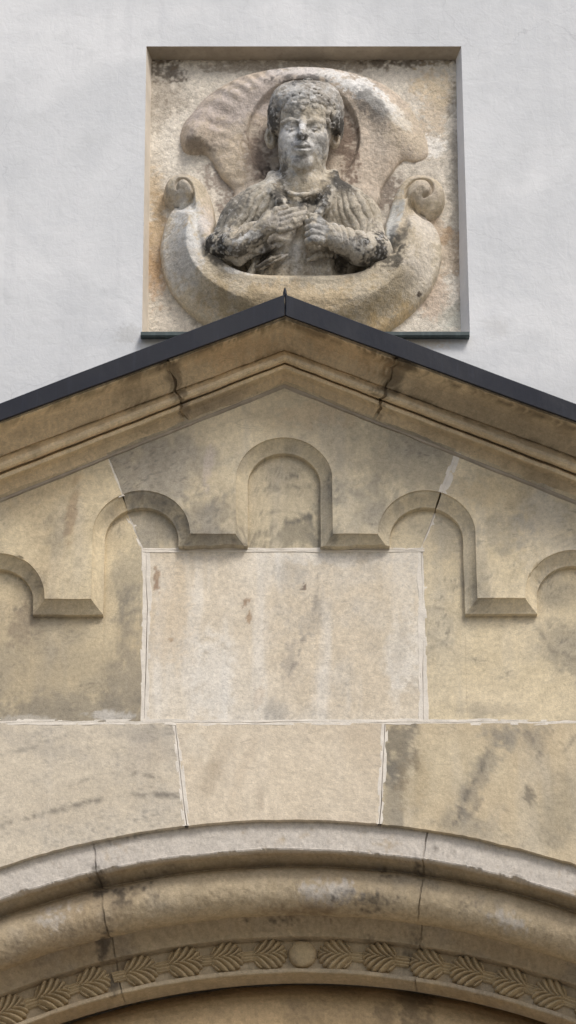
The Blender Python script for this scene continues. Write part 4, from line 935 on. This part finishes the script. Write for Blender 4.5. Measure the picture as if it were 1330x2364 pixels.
def make_figure():
    f = Field(lo, hi, VOX)
    # torso and mantle
    f.ell(pt(697, 560, 0.02), (0.150, 0.072, 0.165), 0.01)
    f.cone(pt(605, 486, 0.045), pt(795, 486, 0.045), 0.056, 0.056, 0.03)
    f.cone(pt(652, 428, 0.05), pt(565, 500, 0.05), 0.034, 0.049, 0.03); f.cone(pt(746, 428, 0.05), pt(826, 500, 0.05), 0.034, 0.050, 0.03)
    f.cone(pt(556, 508, 0.055), pt(516, 578, 0.062), 0.048, 0.040, 0.02); f.cone(pt(830, 505, 0.055), pt(860, 582, 0.062), 0.050, 0.041, 0.02)
    # neck
    f.cone(pt(699, 360, 0.075), pt(698, 442, 0.055), 0.053, 0.060, 0.012)
    f.ell(pt(698, 440, 0.065), (0.070, 0.05, 0.028), 0.016)
    # tunic neckline roll and mantle edges
    nk = [pt(640, 408, 0.075), pt(648, 432, 0.098), pt(672, 447, 0.115), pt(700, 451, 0.118), pt(728, 446, 0.113), pt(750, 432, 0.096), pt(760, 408, 0.072)]
    f.chain(nk, [0.0045] * 7, 0.012)
    f.chain([pt(628, 405, 0.065), pt(632, 440, 0.095), pt(650, 470, 0.112), pt(672, 492, 0.116)], [0.012, 0.014, 0.013, 0.010], 0.012)
    f.chain([pt(770, 402, 0.062), pt(766, 440, 0.095), pt(748, 475, 0.112), pt(728, 505, 0.116)], [0.013, 0.016, 0.014, 0.010], 0.012)
    f.ell(pt(697, 478, 0.115), (0.032, 0.014, 0.022), 0.006, 'sub')
    f.chain([pt(665, 458, 0.118), pt(685, 478, 0.112)], [0.004, 0.004], 0.004, 'sub'); f.chain([pt(738, 456, 0.114), pt(735, 485, 0.116)], [0.0065, 0.005], 0.004, 'sub')
    # mantle folds over both shoulders
    # tunic over the belly, hanging fold between the hands
    for x0, y0, x1, r in ((606, 566, 570, 0.007), (640, 556, 606, 0.008), (660, 560, 640, 0.007), (726, 566, 742, 0.008), (752, 572, 760, 0.007)):
        f.cone(pt(x0, y0, 0.086), pt(x1, 655, 0.058), r, r * 1.5, 0.014)
    f.chain([pt(702, 476, 0.116), pt(698, 520, 0.120), pt(692, 570, 0.092), pt(684, 660, 0.050)], [0.008, 0.011, 0.016, 0.026], 0.016)
    f.chain([pt(592, 584, 0.094), pt(625, 572, 0.104), pt(652, 562, 0.102)], [0.008, 0.008, 0.005], 0.008); f.chain([pt(596, 618, 0.092), pt(630, 600, 0.102), pt(660, 590, 0.098)], [0.008, 0.009, 0.005], 0.008)
    f.chain([pt(715, 600, 0.094), pt(740, 588, 0.096), pt(762, 590, 0.092)], [0.006, 0.008, 0.006], 0.006)
    # hollow under the right-hand forearm
    f.ell(pt(790, 604, 0.085), (0.024, 0.05, 0.026), 0.006, 'sub')
    # arms: sleeve, forearm, wrist
    f.chain([pt(508, 572, 0.075), pt(546, 566, 0.105), pt(612, 524, 0.128)], [0.041, 0.036, 0.025], 0.010)
    f.chain([pt(866, 580, 0.075), pt(832, 574, 0.100), pt(768, 545, 0.126)], [0.043, 0.040, 0.031], 0.010)
    f.cone(pt(552, 600, 0.09), pt(610, 556, 0.105), 0.016, 0.008, 0.01)
    # flat hand laid on the breast: palm, four fingers, thumb
    f.ell(pt(634, 513, 0.134), (0.034, 0.014, 0.027), 0.008, ry=20)
    fw = 0.0092
    f.chain([pt(648, 497, 0.140), pt(676, 488, 0.146), pt(702, 482, 0.142)], [fw, fw, fw * 0.82], 0.0025)
    f.chain([pt(652, 509, 0.142), pt(680, 500, 0.148), pt(707, 492, 0.143)], [fw, fw, fw * 0.82], 0.0025)
    f.chain([pt(652, 521, 0.142), pt(678, 512, 0.148), pt(703, 504, 0.142)], [fw, fw, fw * 0.82], 0.0025)
    f.chain([pt(646, 533, 0.139), pt(670, 525, 0.144), pt(693, 517, 0.139)], [fw * 0.95, fw * 0.9, fw * 0.75], 0.0025)
    f.chain([pt(618, 500, 0.134), pt(638, 486, 0.138), pt(660, 478, 0.136)], [0.011, 0.0095, 0.007], 0.004)
    # closed hand gathering the mantle: fist with bent fingers and thumb
    f.ell(pt(742, 540, 0.132), (0.032, 0.020, 0.030), 0.008, ry=-18)
    for i, (y0, y1) in enumerate(((516, 508), (529, 522), (542, 537), (554, 552))):
        f.chain([pt(742, y0, 0.148), pt(722, y1, 0.152), pt(711, y1 + 5, 0.140), pt(720, y1 + 9, 0.132)], [0.0092, 0.0090, 0.0080, 0.007], 0.0025)
    f.chain([pt(750, 522, 0.140), pt(732, 504, 0.144), pt(714, 497, 0.140)], [0.011, 0.0095, 0.0075], 0.004)
    # head
    hd = Matrix.Rotation(math.radians(-8), 3, 'X')
    f.ell(pt(704, 290, 0.082), (0.067, 0.082, 0.108), 0.01, rx=8)
    f.ell(pt(700, 345, 0.102), (0.054, 0.055, 0.066), 0.018)
    f.ell(pt(697, 376, 0.136), (0.025, 0.018, 0.018), 0.016)
    f.ell(pt(671, 318, 0.130), (0.022, 0.022, 0.026), 0.018); f.ell(pt(729, 318, 0.130), (0.022, 0.022, 0.026), 0.018)      # cheeks
    f.ell(pt(660, 340, 0.098), (0.016, 0.032, 0.034), 0.016); f.ell(pt(740, 340, 0.098), (0.016, 0.032, 0.034), 0.016)
    f.ell(pt(701, 262, 0.128), (0.050, 0.036, 0.034), 0.016)                                                                # forehead
    for sx in (-1, 1):
        f.ell(pt(699 + sx * 28, 292, 0.170), (0.0190, 0.016, 0.0120), 0.008, 'sub')                                       # sockets
        f.ell(pt(699 + sx * 29, 294, 0.150), (0.0145, 0.0085, 0.0070), 0.0022)                                            # eyeballs
        f.chain([pt(699 + sx * 14, 291, 0.151), pt(699 + sx * 28, 287, 0.158), pt(699 + sx * 44, 292, 0.145)], [0.0026, 0.0030, 0.0026], 0.0018)   # upper lid
        f.chain([pt(699 + sx * 15, 296, 0.151), pt(699 + sx * 28, 299.5, 0.156), pt(699 + sx * 43, 295, 0.145)], [0.0022, 0.0025, 0.0022], 0.0018)      # lower lid
        f.chain([pt(699 + sx * 10, 281, 0.163), pt(699 + sx * 28, 277, 0.160), pt(699 + sx * 48, 283, 0.138)], [0.0040, 0.0045, 0.004], 0.012)         # brow
        f.ell(pt(699 + sx * 9, 313, 0.168), (0.0065, 0.010, 0.0055), 0.006)                                               # nostril wings
        f.ell(pt(699 + sx * 74, 318, 0.062), (0.013, 0.020, 0.031), 0.006, rz=sx * 25); f.ell(pt(699 + sx * 76, 316, 0.078), (0.0055, 0.012, 0.015), 0.004, 'sub')  # ears
    f.chain([pt(699, 277, 0.158), pt(698.5, 294, 0.172), pt(698, 309, 0.186)], [0.0090, 0.0085, 0.0085], 0.006)                # nose
    f.ell(pt(698.5, 319, 0.176), (0.010, 0.010, 0.0035), 0.003, 'sub')
    f.ell(pt(698, 341, 0.152), (0.026, 0.016, 0.019), 0.010)                                                                 # mouth mound
    f.chain([pt(680, 337, 0.163), pt(691, 334.5, 0.172), pt(698, 336, 0.173), pt(705, 334.5, 0.172), pt(716, 337, 0.163)], [0.003, 0.0042, 0.0042, 0.0042, 0.003], 0.003)
    f.chain([pt(683, 346, 0.161), pt(698, 348, 0.170), pt(713, 346, 0.161)], [0.003, 0.0052, 0.003], 0.003)
    f.chain([pt(677, 341, 0.163), pt(698, 341.5, 0.176), pt(719, 341, 0.163)], [0.0022, 0.0024, 0.0022], 0.002, 'sub')
    f.ell(pt(698, 356, 0.168), (0.017, 0.008, 0.006), 0.004, 'sub')
    return f
def bound(f):
    # never in front of the voxel box, always rooted in the slab
    F = f.F; F[0], F[-1], F[:, 0], F[:, -1], F[:, :, 0], F[:, :, -1] = [np.maximum(a, 0.002) for a in (F[0], F[-1], F[:, 0], F[:, -1], F[:, :, 0], F[:, :, -1])]
def figure_mesh(f, name, rough, seed, blobs, **kw):
    bound(f); V, Fq = surface_nets(f.F, f.lo, f.h)
    me = mesh_np(name, V, Fq); N = np.zeros(len(me.vertices) * 3, np.float32); me.vertices.foreach_get('normal', N); N = N.reshape(-1, 3)
    V = mesh_co(me); d = rough * (0.6 * fbm(V[:, 0], V[:, 1], V[:, 2], 35, seed, 3, 0.6) + 0.6 * fbm(V[:, 0], V[:, 1], V[:, 2], 120, seed + 5, 3, 0.6))
    U, Vp = to_px(V[:, 0], V[:, 1], V[:, 2]); wv = 7 * fbm(V[:, 0], V[:, 1], V[:, 2], 14, seed + 71, 3, 0.5)
    if name == 'figure':        # cut drapery lines of the mantle on both shoulders
        for (cx, cy, rx, ry, ang, nx, ny, per) in ((560, 488, 88, 62, -32, 0.86, 0.50, 19), (818, 496, 62, 74, 0, 0.985, -0.17, 19), (620, 590, 60, 44, 0, 0.6, 0.8, 13), (735, 592, 50, 40, 0, 0.95, -0.2, 13)):
            m = sstep(0.0, 0.35, gblob(U, Vp, cx, cy, rx, ry, ang)); q = (U * nx + Vp * ny + 3.0 * wv) / per
            prof_ = np.abs(np.sin(np.pi * q)) ** 0.55; d = d + m * 0.0095 * (prof_ - 0.75) * (0.55 + 0.6 * noise(np.floor(q), 0 * q, 0 * q, 0.73, 5))
    V = V + N * d[:, None]; me.vertices.foreach_set('co', V.astype(np.float32).ravel()); me.update()
    col = relief_color(V[:, 0], V[:, 1], V[:, 2], seed=seed, blobs=blobs, **kw)
    sp = fbm(V[:, 0], V[:, 1], V[:, 2], 75, seed + 91, 4, 0.8) + 0.35 * fbm(V[:, 0], V[:, 1], V[:, 2], 9, seed + 92, 3, 0.5)
    col = mixc(col, c3(62, 59, 55), 0.45 * sstep(0.16, 0.46, sp)); col = mixc(col, c3(228, 226, 220), 0.40 * sstep(0.14, 0.40, -sp))
    put_col(me, col)
    o = link(name, me, M['stone_rough'], relief, True); return o
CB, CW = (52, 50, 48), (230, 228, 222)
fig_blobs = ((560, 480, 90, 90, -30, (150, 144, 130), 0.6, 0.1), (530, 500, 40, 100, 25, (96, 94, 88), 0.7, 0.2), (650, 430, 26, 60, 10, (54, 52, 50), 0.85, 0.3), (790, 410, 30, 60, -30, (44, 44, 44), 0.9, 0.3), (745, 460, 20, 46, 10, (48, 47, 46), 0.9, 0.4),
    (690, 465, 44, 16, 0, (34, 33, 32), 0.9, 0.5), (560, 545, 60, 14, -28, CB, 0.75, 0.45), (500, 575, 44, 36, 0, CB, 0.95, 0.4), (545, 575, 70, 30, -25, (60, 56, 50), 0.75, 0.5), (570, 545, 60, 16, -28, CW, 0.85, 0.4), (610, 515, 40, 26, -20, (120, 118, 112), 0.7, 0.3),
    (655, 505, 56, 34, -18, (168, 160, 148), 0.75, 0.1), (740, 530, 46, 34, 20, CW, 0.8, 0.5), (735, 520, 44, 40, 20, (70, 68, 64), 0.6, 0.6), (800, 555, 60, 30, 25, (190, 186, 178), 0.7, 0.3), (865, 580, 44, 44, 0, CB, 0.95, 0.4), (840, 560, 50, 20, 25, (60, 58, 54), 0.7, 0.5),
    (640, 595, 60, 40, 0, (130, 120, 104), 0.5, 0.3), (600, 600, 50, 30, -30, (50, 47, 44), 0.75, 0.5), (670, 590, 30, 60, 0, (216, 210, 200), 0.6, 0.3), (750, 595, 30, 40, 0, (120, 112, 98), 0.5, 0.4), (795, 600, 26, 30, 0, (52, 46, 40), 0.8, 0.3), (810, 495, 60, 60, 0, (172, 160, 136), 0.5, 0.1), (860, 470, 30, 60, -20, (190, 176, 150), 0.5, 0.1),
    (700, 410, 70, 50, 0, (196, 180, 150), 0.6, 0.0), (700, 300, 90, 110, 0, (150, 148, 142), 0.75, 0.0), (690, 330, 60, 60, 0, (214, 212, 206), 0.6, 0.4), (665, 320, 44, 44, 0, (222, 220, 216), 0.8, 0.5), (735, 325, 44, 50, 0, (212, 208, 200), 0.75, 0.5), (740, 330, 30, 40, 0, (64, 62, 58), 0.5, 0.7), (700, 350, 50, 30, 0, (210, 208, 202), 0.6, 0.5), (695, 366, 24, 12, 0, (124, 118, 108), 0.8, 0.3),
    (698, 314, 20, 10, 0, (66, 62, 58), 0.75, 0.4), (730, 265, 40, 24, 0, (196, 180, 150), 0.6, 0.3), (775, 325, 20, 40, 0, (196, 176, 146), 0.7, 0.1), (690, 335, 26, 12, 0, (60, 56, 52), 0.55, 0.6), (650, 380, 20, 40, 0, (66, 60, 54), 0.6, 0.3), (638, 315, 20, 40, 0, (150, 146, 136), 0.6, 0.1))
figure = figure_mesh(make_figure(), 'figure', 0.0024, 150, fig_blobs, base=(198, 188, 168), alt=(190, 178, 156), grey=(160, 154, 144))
figure['label'] = 'carved half-length figure with one flat hand and one closed hand on the breast'
def make_hair():
    f = Field(np.array([pt(600, 300, 0.08)[0], YS - 0.20, pt(700, 380, 0.08)[2]]), np.array([pt(815, 300, 0.08)[0], YS + 0.01, pt(700, 150, 0.03)[2]]), VOX)
    f.ell(pt(706, 258, 0.070), (0.088, 0.086, 0.072), 0.01)
    f.ell(pt(672, 246, 0.075), (0.052, 0.070, 0.052), 0.016); f.ell(pt(741, 246, 0.075), (0.052, 0.070, 0.052), 0.016)
    f.ell(pt(640, 285, 0.070), (0.024, 0.056, 0.052), 0.014); f.ell(pt(771, 285, 0.070), (0.025, 0.056, 0.052), 0.014)
    f.ell(pt(705, 238, 0.122), (0.070, 0.048, 0.036), 0.012)
    f.cone(pt(712, 192, 0.035), pt(713, 182, 0.030), 0.016, 0.006, 0.010)
    # curls
    rg = random.Random(3)
    for i in range(95):
        px, py = rg.uniform(624, 788), rg.uniform(205, 292)
        q = (px - 706) / 82; yy = (py - 255) / 75
        if q * q + yy * yy > 1.0 and py < 255: continue
        if abs(px - 702) < 52 and py > 254: continue
        if py > 298 and abs(px - 705) > 48: continue
        c = 0.168 - 0.080 * q * q - 0.01 * max(0, yy) - 0.035 * max(0, -yy) ** 2
        f.ell(pt(px, py, c), (0.0075, 0.0065, 0.0065), 0.006)
        f.ell(pt(px + 1, py - 1, c + 0.0085), (0.0026, 0.004, 0.0026), 0.004, 'sub')
    f.ell(pt(702, 318, 0.165), (0.057, 0.070, 0.064), 0.006, 'sub')
    f.ell(pt(633, 330, 0.075), (0.016, 0.05, 0.024), 0.004, 'sub'); f.ell(pt(774, 330, 0.075), (0.016, 0.05, 0.024), 0.004, 'sub')
    return f
hair_blobs = ((634, 275, 22, 76, 0, (48, 47, 45), 0.85, 0.3), (782, 280, 20, 66, 0, (56, 54, 52), 0.8, 0.35), (700, 220, 80, 40, 0, (188, 186, 180), 0.85, 0.35), (760, 235, 40, 40, 0, (180, 176, 168), 0.7, 0.5), (710, 185, 60, 18, 0, (56, 54, 50), 0.8, 0.4), (730, 250, 50, 24, 0, (190, 178, 154), 0.6, 0.4), (660, 230, 30, 30, 0, (160, 160, 158), 0.6, 0.5))
hr_ = figure_mesh(make_hair(), 'hair', 0.0042, 160, hair_blobs, base=(178, 170, 156), alt=(160, 152, 140), grey=(130, 126, 118))
adopt(hr_, figure); hr_.matrix_parent_inverse = Matrix.Identity(4)
# --- lead sill strip under the relief
sill = thing('sill_flashing', 'thin dark green-grey metal strip along the foot of the relief', 'flashing', tuple(P3(705, 770, YW)))
a, b = P3(325, 766, YW - 0.022), P3(1084, 766, YW - 0.022); xs = np.linspace(a[0], b[0], 60); rows = []
za = a[2]
for (y, dz) in ((YS + 0.004, 0.020), (YW - 0.012, 0.004), (YW - 0.0215, 0.001), (YW - 0.024, -0.001), (YW - 0.0245, -0.010), (YW - 0.0225, -0.0125), (YW - 0.0195, -0.0115), (YW + 0.004, -0.007)):
    rows.append(np.stack([xs, np.full(60, y) + 0.0008 * noise(xs, xs * 0, xs * 0 + y, 12, 5), za + dz + 0.0012 * noise(xs, xs * 0, xs * 0, 7, 6)], 1))
V = np.concatenate(rows); me = mesh_np('metal_strip', V, grid_faces(8, 60)); bm = bmesh.new(); bm.from_mesh(me); bm.verts.ensure_lookup_table()
for i in (0, 59): bm.faces.new([bm.verts[k * 60 + i] for k in range(8)])
bmesh.ops.recalc_face_normals(bm, faces=bm.faces); bm.to_mesh(me); bm.free(); link('metal_strip', me, M['lead'], sill)
